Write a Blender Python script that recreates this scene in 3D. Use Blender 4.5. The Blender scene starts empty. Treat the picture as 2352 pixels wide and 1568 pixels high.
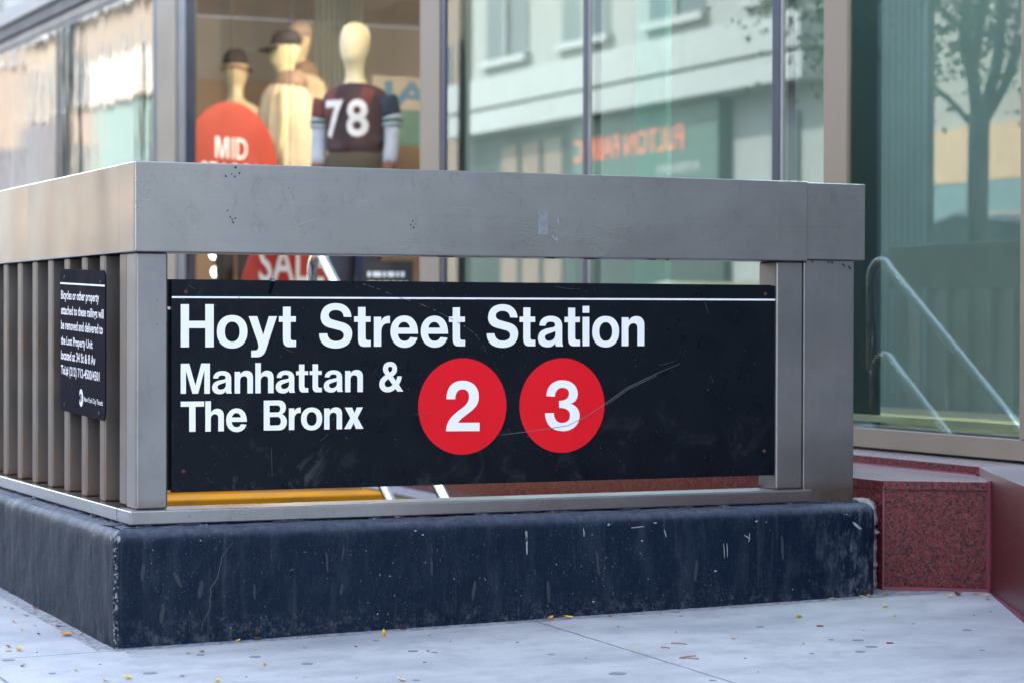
import bpy, bmesh, math, random
from math import sin, cos, pi, radians, tan, atan2
from mathutils import Vector, Matrix, noise
from mathutils.geometry import tessellate_polygon
R = random.Random(7)
sc = bpy.context.scene
COL = sc.collection

# ---------------------------------------------------------------- camera
cam = bpy.data.cameras.new('camera'); camo = bpy.data.objects.new('camera', cam); COL.objects.link(camo)
YAW, PIT, ROLL = 0.429, 0.0091, -0.0023
cam.sensor_width = 36.0; cam.lens = 36.0 * 5458.0 / 2352.0
cam.clip_start = 0.05; cam.clip_end = 600
_f = Vector((sin(YAW) * cos(PIT), cos(YAW) * cos(PIT), -sin(PIT)))
_r = Vector((cos(YAW), -sin(YAW), 0)); _u = _r.cross(_f)
# roll
_r2 = _r * cos(ROLL) - _u * sin(ROLL) * -1 * -1
_r2 = (_r * cos(ROLL) - _u * sin(ROLL)); _u2 = (_r * sin(ROLL) + _u * cos(ROLL))
m = Matrix.Identity(4)
for i in range(3):
    m[i][0] = _r2[i]; m[i][1] = _u2[i]; m[i][2] = -_f[i]
m.translation = Vector((-1.6702, -6.0018, 0.8414))
camo.matrix_world = m
cam.dof.use_dof = True; cam.dof.focus_distance = 6.35; cam.dof.aperture_fstop = 3.6
cam.dof.aperture_blades = 9
sc.camera = camo
# ---------------------------------------------------------------- light
SUN_EL, SUN_AZ = radians(47), radians(14)      # azimuth measured from +X towards +Y
w = bpy.data.worlds.new('World'); sc.world = w; w.use_nodes = True
nt = w.node_tree; bg = nt.nodes['Background']
sky = nt.nodes.new('ShaderNodeTexSky'); sky.sky_type = 'NISHITA'; sky.sun_disc = False
sky.sun_elevation = SUN_EL; sky.sun_rotation = pi / 2 - SUN_AZ
sky.air_density = 1.0; sky.dust_density = 1.2; sky.ozone_density = 1.2
hz = nt.nodes.new('ShaderNodeHueSaturation'); hz.inputs['Saturation'].default_value = .62; hz.inputs['Value'].default_value = 1.12   # thin haze whitens the sky
nt.links.new(sky.outputs[0], hz.inputs['Color']); nt.links.new(hz.outputs[0], bg.inputs[0]); bg.inputs[1].default_value = 0.15
sun = bpy.data.lights.new('sun', 'SUN'); sun.energy = 2.2; sun.angle = radians(0.5); sun.color = (1.0, .93, .82)
suno = bpy.data.objects.new('sun', sun); COL.objects.link(suno)
suno.rotation_euler = Vector((cos(SUN_EL) * cos(SUN_AZ), cos(SUN_EL) * sin(SUN_AZ), sin(SUN_EL))).to_track_quat('Z', 'Y').to_euler()
suno.location = (30, 8, 40)
sc.view_settings.view_transform = 'Standard'; sc.view_settings.look = 'None'
sc.view_settings.exposure = 3.05; sc.view_settings.gamma = 1.0
sc.render.engine = 'CYCLES'
sc.cycles.use_denoising = True
sc.cycles.max_bounces = 8; sc.cycles.transparent_max_bounces = 12
sc.cycles.sample_clamp_indirect = 6.0
sc.cycles.caustics_reflective = False; sc.cycles.caustics_refractive = False

# ---------------------------------------------------------------- node helper
class NB:
    def __init__(s, name):
        s.m = bpy.data.materials.new(name); s.m.use_nodes = True
        s.t = s.m.node_tree; s.t.nodes.clear()
        s.out = s.t.nodes.new('ShaderNodeOutputMaterial')
    def n(s, typ, ins=None, **props):
        nd = s.t.nodes.new('ShaderNode' + typ)
        for k, v in props.items(): setattr(nd, k, v)
        for k, v in (ins or {}).items():
            sock = nd.inputs[k]
            if hasattr(v, 'links') or isinstance(v, bpy.types.NodeSocket): s.t.links.new(v, sock)
            else:
                if isinstance(v, (tuple, list)) and len(v) == 3 and sock.type == 'RGBA': v = (*v, 1)
                sock.default_value = v
        return nd
    def coords(s, scale=(1, 1, 1), loc=(0, 0, 0), kind='Object'):
        tc = s.n('TexCoord')
        return s.n('Mapping', {'Vector': tc.outputs[kind], 'Scale': scale, 'Location': loc}).outputs[0]
    def noise(s, vec, scale, detail=4, rough=.55, dist=0):
        return s.n('TexNoise', {'Vector': vec, 'Scale': scale, 'Detail': detail, 'Roughness': rough, 'Distortion': dist}).outputs['Fac']
    def ramp(s, fac, stops):
        r = s.n('ValToRGB', {'Fac': fac}); e = r.color_ramp.elements
        while len(e) < len(stops): e.new(.5)
        for el, (p, c) in zip(e, stops):
            el.position = p; el.color = (c, c, c, 1) if isinstance(c, (int, float)) else (*c, 1)
        return r.outputs[0]
    def mix(s, fac, a, b, mode='MIX'):
        n = s.n('Mix', {'Factor': fac}, data_type='RGBA', blend_type=mode)
        for i, v in ((6, a), (7, b)):
            if isinstance(v, bpy.types.NodeSocket): s.t.links.new(v, n.inputs[i])
            else: n.inputs[i].default_value = (*v, 1) if len(v) == 3 else v
        return n.outputs[2]
    def math(s, op, a, b=0.0, clamp=False):
        n = s.n('Math', {0: a, 1: b}, operation=op); n.use_clamp = clamp
        return n.outputs[0]
    def mapr(s, v, a, b, c, d):
        return s.n('MapRange', {'Value': v, 'From Min': a, 'From Max': b, 'To Min': c, 'To Max': d}).outputs[0]
    def bump(s, h, strength, dist=.01, normal=None):
        d = {'Height': h, 'Strength': strength, 'Distance': dist}
        if normal: d['Normal'] = normal
        return s.n('Bump', d).outputs[0]
    def bsdf(s, **kw):
        nm = dict(color='Base Color', metal='Metallic', rough='Roughness', normal='Normal', spec='Specular IOR Level',
                  coat='Coat Weight', coatr='Coat Roughness', emit='Emission Color', es='Emission Strength', sheen='Sheen Weight', aniso='Anisotropic')
        b = s.n('BsdfPrincipled', {nm[k]: v for k, v in kw.items()})
        s.t.links.new(b.outputs[0], s.out.inputs[0]); return b

def simple(name, color, rough=.6, metal=0, var=.12, vscale=6, bump=0, bscale=60, spec=.5, coat=0, emit=None, es=0):
    b = NB(name); v = b.coords()
    f = b.noise(v, vscale, 5)
    c = b.mix(b.mapr(f, .3, .7, 0, 1), tuple(x * (1 - var) for x in color), tuple(min(1, x * (1 + var)) for x in color))
    kw = dict(color=c, rough=b.mapr(f, .3, .7, rough * .85, min(1, rough * 1.15)), metal=metal, spec=spec)
    if bump: kw['normal'] = b.bump(b.noise(v, bscale, 6), bump, .004)
    if coat: kw['coat'] = coat; kw['coatr'] = .05
    if emit: kw['emit'] = emit; kw['es'] = es
    b.bsdf(**kw); return b.m

def steel(name, grain='x', base=(.50, .51, .53), rust=0.0, r0=.24, r1=.34, warm=0.0):
    b = NB(name); v = b.coords()
    sc_ = {'x': (1.4, 40, 210), 'y': (40, 1.4, 210), 'z': (190, 190, 1.8)}[grain]
    fine = b.noise(b.coords(scale=sc_), 1.0, 3, .6)
    smud = b.noise(v, 2.2, 4, .5, .4)
    smud2 = b.noise(b.coords(loc=(3, 1, 7)), 11, 5, .6)
    rough = b.math('ADD', b.mapr(smud, .32, .68, r0, r1), b.math('MULTIPLY', b.math('SUBTRACT', fine, .5), .05))
    col = b.mix(b.mapr(smud2, .35, .7, 0, .55), base, tuple(x * .80 for x in base))
    col = b.mix(b.math('MULTIPLY', b.mapr(fine, .3, .7, 0, 1), .15), col, (.17, .17, .175))
    cloud = b.noise(b.coords(loc=(6, 2, 9), scale=(1, 1, 1.6)), 1.5, 5, .55, .8)
    col = b.mix(b.mapr(cloud, .36, .66, 0, .42), col, tuple(x * 1.32 for x in base))
    smear = b.ramp(b.noise(b.coords(loc=(2, 7, 1), scale=(1, 1, .5)), 26, 6, .7, 1.0), [(0, 0), (.56, 0), (.8, .5)])
    col = b.mix(smear, col, (.16, .16, .17))
    # pale rubbed scratches
    wv = b.noise(b.coords(scale=(1, 1, 1), loc=(9, 2, 4)), 38, 2, .5, 3.0)
    scr = b.ramp(wv, [(0, 0), (.497, 0), (.5, 1), (.503, 0)])
    gate = b.ramp(b.noise(v, 5.0, 2), [(0, 0), (.56, 0), (.66, 1)])
    scr = b.math('MULTIPLY', scr, gate)
    col = b.mix(b.math('MULTIPLY', scr, .0), col, (.8, .81, .83))
    # dark pits
    pit = b.ramp(b.noise(b.coords(loc=(1, 8, 2)), 95, 2, .4), [(0, 0), (.74, 0), (.78, 1)])
    col = b.mix(b.math('MULTIPLY', pit, .6), col, (.06, .055, .05))
    if rust:
        rf = b.ramp(b.noise(b.coords(scale=(1, 1, .45), loc=(4, 4, 4)), 8, 6, .65), [(0, 0), (.48, 0), (.75, 1)])
        col = b.mix(b.math('MULTIPLY', rf, rust), col, (.22, .13, .08))
        sep = b.n('SeparateXYZ', {0: b.n('TexCoord').outputs['Object']})
        low = b.math('MULTIPLY', b.mapr(sep.outputs[2], .34, .375, 1, 0), b.noise(v, 30, 4))
        col = b.mix(b.math('MULTIPLY', low, .9, True), col, (.16, .08, .045))
    if warm: col = b.mix(warm, col, (.36, .27, .2))
    nrm = b.bump(b.noise(b.coords(scale=(1, 1, .7)), 2.3, 1, .4), .42, .02)
    b.bsdf(color=col, metal=.93, rough=rough, normal=nrm, spec=.5)
    return b.m

M = {}
M['steel_x'] = steel('brushed_steel_long', 'x', base=(.335, .334, .334), warm=.03)
M['steel_y'] = steel('brushed_steel_side', 'y', base=(.31, .30, .29), warm=.06, r0=.12, r1=.22)
M['steel_z'] = steel('brushed_steel_post', 'z', base=(.245, .242, .240), rust=.14, r0=.34, r1=.5)
M['steel_bar'] = steel('worn_steel_bar', 'z', base=(.185, .168, .155), rust=.55, r0=.38, r1=.55)
M['steel_tube'] = simple('polished_tube', (.72, .73, .75), .16, 1.0, .05, 20)

def concrete_paint():
    b = NB('navy_painted_concrete'); v = b.coords()
    big = b.noise(v, 2.6, 6, .6, .4)
    mid = b.noise(b.coords(scale=(1, 1, .28)), 17, 6, .62)
    fine = b.noise(v, 130, 3, .6)
    col = b.mix(b.mapr(big, .3, .72, 0, 1), (.0006, .0065, .0185), (.0022, .0095, .0235))
    scuff = b.ramp(mid, [(0, 0), (.52, 0), (.82, 1)])
    col = b.mix(b.math('MULTIPLY', scuff, .24), col, (.08, .10, .13))
    drip = b.ramp(b.noise(b.coords(scale=(42, 42, 2.2)), 1, 3, .5), [(0, 0), (.6, 0), (.8, 1)])
    col = b.mix(b.math('MULTIPLY', drip, .22), col, (.11, .12, .135))
    speck = b.ramp(b.noise(b.coords(loc=(5, 5, 5)), 120, 2, .5), [(0, 0), (.705, 0), (.74, 1)])
    sgate = b.ramp(b.noise(b.coords(loc=(2, 6, 1)), 6, 3), [(0, .12), (.45, .2), (.62, 1)])
    speck = b.math('MULTIPLY', speck, sgate)
    col = b.mix(b.math('MULTIPLY', speck, .6), col, (.34, .34, .35))
    sp2 = b.math('MULTIPLY', b.ramp(b.noise(b.coords(loc=(1, 4, 8)), 210, 2, .5), [(0, 0), (.66, 0), (.70, 1)]), b.ramp(b.noise(b.coords(loc=(2, 1, 1)), 4, 3), [(0, .1), (.5, .35), (.7, 1)]))
    col = b.mix(b.math('MULTIPLY', sp2, .35), col, (.25, .27, .30))
    dots = b.n('TexVoronoi', {'Vector': v, 'Scale': 34.0, 'Randomness': 1.0})
    dd = b.math('MULTIPLY', b.ramp(dots.outputs['Distance'], [(0, 1), (.045, 1), (.07, 0)]), b.ramp(b.n('SeparateColor', {0: dots.outputs['Color']}).outputs[0], [(0, 0), (.8, 0), (.83, 1)]))
    col = b.mix(b.math('MULTIPLY', dd, .5), col, (.5, .5, .5))
    sep = b.n('SeparateXYZ', {0: b.n('TexCoord').outputs['Object']})
    # worn, dusty foot
    foot = b.math('MULTIPLY', b.mapr(sep.outputs[2], .02, .085, 1, 0), b.ramp(b.noise(b.coords(loc=(7, 0, 3)), 48, 6, .78), [(0, 0), (.5, 0), (.68, 1)]))
    col = b.mix(b.math('MULTIPLY', foot, .38, True), col, (.17, .19, .21))
    # chipped arris at the street corner
    dx = b.math('ABSOLUTE', b.math('ADD', sep.outputs[0], .069)); dy = b.math('ABSOLUTE', b.math('ADD', sep.outputs[1], .069))
    d = b.math('ADD', dx, dy)
    edge = b.math('MULTIPLY', b.mapr(d, .003, .013, 1, 0), b.ramp(b.noise(v, 85, 4, .7), [(0, 0), (.53, 0), (.58, 1)]))
    col = b.mix(b.math('MULTIPLY', edge, .6, True), col, (.42, .42, .43))
    # rubbed top and grey right end
    rend = b.math('MULTIPLY', b.mapr(sep.outputs[0], 1.95, 2.2, 0, 1), b.ramp(b.noise(b.coords(loc=(0, 3, 9), scale=(1, 1, .5)), 34, 6, .75), [(0, 0), (.5, 0), (.66, 1)]))
    col = b.mix(b.math('MULTIPLY', rend, .4, True), col, (.20, .23, .27))
    gn = b.n('SeparateXYZ', {0: b.n('NewGeometry').outputs['Normal']}).outputs[2]
    dust = b.math('MULTIPLY', b.mapr(gn, .15, .8, 0, 1), b.mapr(b.noise(b.coords(loc=(3, 3, 0)), 40, 5, .7), .3, .7, .35, 1))
    col = b.mix(b.math('MULTIPLY', dust, .85, True), col, (.105, .12, .155))
    h = b.math('ADD', b.math('MULTIPLY', fine, .5), b.math('ADD', mid, b.math('MULTIPLY', b.noise(v, 40, 5, .7), .9)))
    b.bsdf(color=col, rough=b.mapr(mid, .3, .7, .38, .62), normal=b.bump(h, .75, .0035), spec=.17)
    return b.m
M['paint'] = concrete_paint()

def pavement():
    b = NB('sidewalk_concrete'); v = b.coords()
    sep = b.n('SeparateXYZ', {0: b.n('TexCoord').outputs['Object']})
    big = b.noise(v, 1.1, 6, .6); mid = b.noise(v, 7, 7, .72); fine = b.noise(v, 130, 4, .75)
    col = b.mix(b.mapr(big, .3, .7, 0, 1), (.37, .375, .385), (.46, .465, .47))
    col = b.mix(b.ramp(mid, [(0, 1), (.36, .55), (.52, .12), (.7, 0)]), col, (.25, .26, .28))
    col = b.mix(b.ramp(fine, [(0, .8), (.46, 0), (1, 0)]), col, (.16, .165, .18))
    col = b.mix(b.ramp(fine, [(0, 0), (.6, 0), (.9, .35)]), col, (.62, .62, .62))
    # faint trodden marks
    st = b.ramp(b.noise(b.coords(scale=(2.0, 9, 1), loc=(4, 1, 0)), 4, 5, .7), [(0, 0), (.58, 0), (.8, .45)])
    col = b.mix(st, col, (.20, .21, .23))
    sp = b.ramp(b.noise(b.coords(loc=(8, 8, 8)), 70, 2, .5), [(0, 0), (.735, 0), (.76, .7)])
    col = b.mix(sp, col, (.7, .7, .7))
    grime_shade = b.math('MULTIPLY', b.math('MULTIPLY', b.mapr(sep.outputs[1], -.073 - .03, -.073, 0, 1), b.math('GREATER_THAN', sep.outputs[0], -.12)), b.ramp(b.noise(b.coords(loc=(3, 9, 0)), 45, 6, .75), [(0, 1), (.42, .8), (.62, 0)]))
    grime_shade2 = b.math('MULTIPLY', b.math('MULTIPLY', b.mapr(sep.outputs[0], -.073 - .03, -.073, 0, 1), b.math('GREATER_THAN', sep.outputs[1], -.12)), b.ramp(b.noise(b.coords(loc=(3, 9, 0)), 45, 6, .75), [(0, 1), (.42, .8), (.62, 0)]))
    col = b.mix(b.math('MULTIPLY', b.math('MAXIMUM', grime_shade, grime_shade2), .85, True), col, (.05, .052, .06))  # contact shade and grime painted along the foot of the base
    patch = b.ramp(b.noise(b.coords(loc=(2, 2.6, 0), scale=(.8, 2.0, 1)), 1.5, 5, .6), [(0, 0), (.46, 0), (.66, .62)])
    col = b.mix(patch, col, (.23, .245, .27))  # soft shade painted into the pavement as broad dark patches
    # tooled joints of the flags
    wob = b.math('MULTIPLY', b.math('SUBTRACT', b.noise(v, 18, 4), .5), .012)
    jx = b.math('ABSOLUTE', b.math('SUBTRACT', b.math('PINGPONG', b.math('ADD', b.math('ADD', sep.outputs[0], wob), -1.10 + 30 * 1.53), .765 * 1), 0.0))
    jy = b.math('ABSOLUTE', b.math('SUBTRACT', b.math('PINGPONG', b.math('ADD', b.math('ADD', sep.outputs[1], wob), .1 + 30 * 1.53), .765), 0.0))
    gate = b.math('MAXIMUM', b.math('LESS_THAN', sep.outputs[0], -.05), b.math('LESS_THAN', sep.outputs[1], -1.2))
    jy = b.math('ADD', jy, b.math('SUBTRACT', 1.0, gate))
    j = b.math('MINIMUM', jx, jy)
    ln = b.mapr(j, .0018, .0042, 1, 0)
    col = b.mix(b.math('MULTIPLY', ln, .8, True), col, (.06, .065, .07))
    h = b.math('SUBTRACT', b.math('MULTIPLY', fine, .35), b.math('MULTIPLY', ln, 2.0))
    b.bsdf(color=col, rough=.72, normal=b.bump(h, .35, .003), spec=.35)
    return b.m
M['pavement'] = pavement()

def granite(name, polished=True, dim=1.0):
    b = NB(name); v = b.coords()
    v1 = b.n('TexVoronoi', {'Vector': v, 'Scale': 290.0}); v2 = b.n('TexVoronoi', {'Vector': v, 'Scale': 165.0})
    r1 = b.n('SeparateColor', {0: v1.outputs['Color']}).outputs[0]; r2 = b.n('SeparateColor', {0: v2.outputs['Color']}).outputs[1]
    k = lambda c: tuple(x * dim * f_ for x, f_ in zip(c, (.70, .47, .54)))
    c1 = b.ramp(r1, [(0, k((.012, .016, .024))), (.24, k((.015, .02, .03))), (.3, k((.19, .035, .035))), (.55, k((.30, .055, .05))), (.84, k((.34, .08, .07))), (.92, k((.26, .15, .13))), (1, k((.36, .27, .25)))])
    c2 = b.ramp(r2, [(0, k((.02, .022, .03))), (.2, k((.035, .03, .035))), (.32, k((.26, .05, .045))), (.75, k((.34, .08, .065))), (1, k((.30, .18, .16)))])
    col = b.mix(b.mapr(b.noise(v, 55, 2), .42, .58, 0, 1), c1, c2)
    gn = b.n('SeparateXYZ', {0: b.n('NewGeometry').outputs['Normal']}).outputs[2]
    col = b.mix(b.math('MULTIPLY', b.mapr(gn, .7, .95, 0, 1), b.mapr(b.noise(v, 6, 5, .6), .3, .7, .55, .85), True), col, (.30, .28, .30))  # upward faces paler: dust plus the sky's grazing reflection put into the colour
    b.bsdf(color=col, rough=.22 if polished else .38, spec=.3, normal=b.bump(b.noise(v, 160, 2), .03, .001))
    return b.m
M['granite'] = granite('red_granite', dim=.62)
M['granite_dust'] = granite('weathered_granite', False, .55)
M['grout'] = simple('pink_caulk', (.18, .038, .058), .6, bump=.2)

def glass(name, boost=1.0, base=.06, tint=(.80, .90, .87), wavy=0.0, refl=(1, 1, 1)):
    b = NB(name)
    fr = b.n('Fresnel', {'IOR': 1.55}).outputs[0]
    f = b.math('MINIMUM', b.math('ADD', b.math('MULTIPLY', fr, boost), base), .93)
    kw = {}
    if wavy:
        v = b.coords(scale=(1, 1.6, .22))
        h = b.math('ADD', b.noise(v, 2.0, 3, .5), b.math('MULTIPLY', b.noise(v, 7.0, 2), .12))
        kw['Normal'] = b.bump(h, wavy, .03)
    tr = b.n('BsdfTransparent', {'Color': tint}); gl = b.n('BsdfGlossy', dict({'Color': refl, 'Roughness': 0.0}, **kw))
    mx = b.n('MixShader', {0: f}); b.t.links.new(tr.outputs[0], mx.inputs[1]); b.t.links.new(gl.outputs[0], mx.inputs[2])
    b.t.links.new(mx.outputs[0], b.out.inputs[0]); return b.m
M['glass_display'] = glass('display_glass', .13, .01, (.94, .96, .95), refl=(.6, .6, .6))
M['glass_dark'] = glass('mirror_glass', 1.35, .12, (.62, .76, .72), refl=(.90, 1, .97))
M['glass_wavy'] = glass('wavy_mirror_glass', 1.3, .14, (.6, .7, .68), wavy=.05)
M['glass_right'] = glass('green_glass', 1.1, .07, (.74, .90, .90), refl=(.85, 1, .98))

M['sign_navy'] = None
def sign_mat():
    b = NB('black_enamel_sign'); v = b.coords()
    col = b.mix(b.noise(v, 3, 3), (.0016, .0036, .0070), (.0032, .0055, .0095))
    sm = b.ramp(b.noise(b.coords(scale=(1, 1, 1), loc=(3.1, 0, 2.4)), 7, 7, .72, 1.2), [(0, 0), (.54, 0), (.74, 1)])
    sep = b.n('SeparateXYZ', {0: b.n('TexCoord').outputs['Object']})
    low = b.math('MULTIPLY', b.mapr(sep.outputs[2], .4, .6, 1, .12), b.mapr(sep.outputs[0], .2, .7, 1, .35))
    col = b.mix(b.math('MULTIPLY', b.math('MULTIPLY', sm, low), .17), col, (.5, .52, .55))
    fl = b.ramp(b.noise(b.coords(loc=(1, 5, 6)), 160, 2, .5), [(0, 0), (.735, 0), (.77, .7)])
    col = b.mix(b.math('MULTIPLY', fl, .5), col, (.5, .5, .5))
    b.bsdf(color=col, rough=b.mapr(b.noise(v, 12, 5), .3, .7, .26, .42), spec=.17)
    return b.m
M['sign'] = sign_mat()
M['white_vinyl'] = simple('white_vinyl', (.80, .785, .78), .45, 0, .03, 9, spec=.2)
M['red_vinyl'] = simple('red_vinyl', (.66, .010, .018), .5, 0, .06, 4, spec=.12)
M['scratch'] = simple('scratch_grey', (.12, .125, .135), .6)
M['scratch_dim'] = simple('scuff_dark_grey', (.055, .065, .08), .6)
M['rusty'] = simple('rusty_screw', (.07, .028, .02), .7, .3, .4, 200)
M['chip'] = simple('dark_paint_chip', (.02, .022, .03), .6)
M['notice'] = simple('notice_black', (.010, .010, .016), .7, 0, .15, 8, spec=.02)
M['notice_white'] = simple('notice_white', (.72, .71, .74), .5)
M['black_gap'] = simple('dark_recess', (.008, .009, .011), .6)
M['alum'] = simple('beige_aluminium', (.19, .150, .108), .5, .1, .08, 3)
M['alum_dark'] = simple('navy_anodised', (.012, .022, .05), .35, .3, .2, 4)
M['alum_brown'] = simple('brown_aluminium', (.085, .068, .058), .45, .3)
M['fascia'] = simple('fascia_grey', (.27, .26, .26), .5, .15)
M['yellow'] = None
def yellow():
    b = NB('yellow_safety_paint'); v = b.coords()
    c = b.mix(b.ramp(b.noise(v, 7, 6, .65), [(0, 0), (.5, 0), (.75, .85)]), (.62, .25, .006), (.26, .14, .05))
    b.bsdf(color=c, rough=.8, spec=.1); return b.m
M['yellow'] = yellow()
M['conc'] = simple('stair_concrete', (.24, .235, .23), .8, 0, .2, 5, .4)
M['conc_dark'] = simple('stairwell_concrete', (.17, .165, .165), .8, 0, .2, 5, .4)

# ---------------------------------------------------------------- mesh helpers
def ob(name, me, mat=None, parent=None, smooth=False):
    o = bpy.data.objects.new(name, me); COL.objects.link(o)
    if mat is not None and not me.materials: me.materials.append(mat)
    if parent: o.parent = parent
    if smooth:
        for p in me.polygons: p.use_smooth = True
    return o
def tag(o, label=None, cat=None, group=None, kind=None):
    if label: o['label'] = label
    if cat: o['category'] = cat
    if group: o['group'] = group
    if kind: o['kind'] = kind
    return o
def empty(name, loc, label, cat, group=None, rz=0):
    o = bpy.data.objects.new(name, None); COL.objects.link(o); o.location = loc; o.rotation_euler = (0, 0, rz)
    o.empty_display_size = .1
    return tag(o, label, cat, group)
def adopt(root, objs):      # parent world-space parts without moving them (roots are only translated / turned about z)
    inv = (Matrix.Translation(root.location) @ root.rotation_euler.to_matrix().to_4x4()).inverted()
    for o in objs: o.parent = root; o.matrix_parent_inverse = inv
class MB:
    def __init__(s): s.v = []; s.f = []; s.mi = []
    def add(s, vs, fs, mi=0):
        n = len(s.v); s.v += [tuple(p) for p in vs]; s.f += [tuple(i + n for i in f) for f in fs]; s.mi += [mi] * len(fs)
    def box(s, x0, x1, y0, y1, z0, z1, mi=0):
        s.add([(x0, y0, z0), (x1, y0, z0), (x1, y1, z0), (x0, y1, z0), (x0, y0, z1), (x1, y0, z1), (x1, y1, z1), (x0, y1, z1)],
              [(3, 2, 1, 0), (4, 5, 6, 7), (0, 1, 5, 4), (1, 2, 6, 5), (2, 3, 7, 6), (3, 0, 4, 7)], mi); return s
    def prism(s, poly, z0, z1, mi=0):      # poly ccw seen from above
        n = len(poly); s.add([(*p, z0) for p in poly] + [(*p, z1) for p in poly],
              [tuple(range(n))[::-1], tuple(range(n, 2 * n))] + [(i, (i + 1) % n, n + (i + 1) % n, n + i) for i in range(n)], mi); return s
    def loft(s, rings, closed=True, mi=0):
        n = len(rings[0]); vs = [p for r in rings for p in r]; fs = []
        for a in range(len(rings) - 1):
            for i in range(n):
                j = (i + 1) % n; fs.append((a * n + i, a * n + j, (a + 1) * n + j, (a + 1) * n + i))
        if closed: fs += [tuple(range(n))[::-1], tuple(range((len(rings) - 1) * n, len(rings) * n))]
        s.add(vs, fs, mi); return s
    def tube(s, pts, r, seg=12, mi=0):
        pts = [Vector(p) for p in pts]; rr = r if isinstance(r, (list, tuple)) else [r] * len(pts); rings = []
        t0 = (pts[1] - pts[0]).normalized(); a = t0.orthogonal().normalized()
        for i, p in enumerate(pts):
            t = ((pts[min(i + 1, len(pts) - 1)] - p).normalized() + (p - pts[max(i - 1, 0)]).normalized()).normalized()
            a = (a - t * a.dot(t)).normalized(); b = t.cross(a)
            rings.append([tuple(p + (a * cos(2 * pi * k / seg) + b * sin(2 * pi * k / seg)) * rr[i]) for k in range(seg)])
        return s.loft(rings, True, mi)
    def mesh(s, name='m'):
        me = bpy.data.meshes.new(name); me.from_pydata(s.v, [], s.f); me.validate()
        for p, k in zip(me.polygons, s.mi): p.material_index = k
        me.update(); return me
    def build(s, name, mat, parent=None, smooth=False, bevel=0, seg=2):
        me = s.mesh(name)
        for x in (mat if isinstance(mat, (list, tuple)) else [mat]): me.materials.append(x)
        o = ob(name, me, None, parent, smooth or bevel > 0)
        if bevel:
            bv = o.modifiers.new('bevel', 'BEVEL'); bv.width = bevel; bv.segments = seg; bv.limit_method = 'ANGLE'
            bv.angle_limit = radians(30); bv.harden_normals = True
        return o
def box(name, mat, x0, x1, y0, y1, z0, z1, parent=None, bevel=0): return MB().box(x0, x1, y0, y1, z0, z1).build(name, mat, parent, bevel=bevel)
def arc(cx, cz, r, a0, a1, n): return [(cx + r * cos(a0 + (a1 - a0) * i / n), cz + r * sin(a0 + (a1 - a0) * i / n)) for i in range(n + 1)]
def flat(loops_list, fn, name, mat, parent=None, thick=0.0):
    """loops_list: list of glyphs (outer + holes) of 2-D points; fn maps (u,v,d) to 3-D, d = outward lift."""
    mb = MB()
    for loops in loops_list:
        tri = tessellate_polygon([[Vector((p[0], p[1], 0)) for p in l] for l in loops])
        pts = [p for l in loops for p in l]
        fs = []
        for t in tri:
            a, b, c = (pts[i] for i in t)
            ar = (b[0] - a[0]) * (c[1] - a[1]) - (c[0] - a[0]) * (b[1] - a[1])
            if abs(ar) < 1e-12: continue
            fs.append(t if ar > 0 else t[::-1])
        mb.add([fn(p[0], p[1], thick) for p in pts], fs)
    return mb.build(name, mat, parent)
def textmesh(body, bold=0.0, font=None):
    cu = bpy.data.curves.new('txt', 'FONT'); cu.body = body; cu.size = 1; cu.offset = bold; cu.resolution_u = 3
    to = bpy.data.objects.new('txt', cu); COL.objects.link(to)
    dg = bpy.context.evaluated_depsgraph_get(); me = bpy.data.meshes.new_from_object(to.evaluated_get(dg))
    bpy.data.objects.remove(to); bpy.data.curves.remove(cu)
    xs = [v.co.x for v in me.vertices]; ys = [v.co.y for v in me.vertices]
    return me, min(xs), max(xs), min(ys), max(ys)
def text(body, fn, x0, x1, base, cap, name, mat, parent=None, bold=0.0, sub=0):
    """fit text: caps height from base to cap, width x0..x1, mapped by fn(u, v)->3-D"""
    me, a, b, c, d = textmesh(body, bold)
    _, _, _, hc, hd = textmesh('H', bold)
    if sub:
        bm = bmesh.new(); bm.from_mesh(me)
        for k in range(sub):
            bmesh.ops.subdivide_edges(bm, edges=[e for e in bm.edges if e.calc_length() > .06], cuts=1, use_grid_fill=False); bmesh.ops.triangulate(bm, faces=bm.faces[:])
        bm.to_mesh(me); bm.free()
    for v in me.vertices:
        u = x0 + (v.co.x - a) / (b - a) * (x1 - x0); t = base + (v.co.y - hc) / (hd - hc) * (cap - base)
        v.co = fn(u, t)
    me.materials.clear(); me.materials.append(mat)
    me.update(); return ob(name, me, None, parent)
def ribbon(pts, w_, fn, name, mat, parent=None):
    mb = MB(); n = len(pts)
    for i in range(n):
        a = Vector(pts[max(i - 1, 0)]); b = Vector(pts[min(i + 1, n - 1)]); d = (b - a).normalized(); p = Vector(pts[i]); nn = Vector((-d.y, d.x))
        ww = w_ * (.35 + .65 * sin(pi * (i + .5) / n)) * .5
        mb.v += [fn(*(p + nn * ww)), fn(*(p - nn * ww))]
    mb.f = [(2 * i, 2 * i + 1, 2 * i + 3, 2 * i + 2) for i in range(n - 1)]; mb.mi = [0] * (n - 1)
    return mb.build(name, mat, parent)
def blob(cx, cy, r, n=9, jag=.35, rnd=R, ax=1.0):
    return [(cx + r * ax * (1 + rnd.uniform(-jag, jag)) * cos(2 * pi * i / n), cy + r * (1 + rnd.uniform(-jag, jag)) * sin(2 * pi * i / n)) for i in range(n)]

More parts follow.
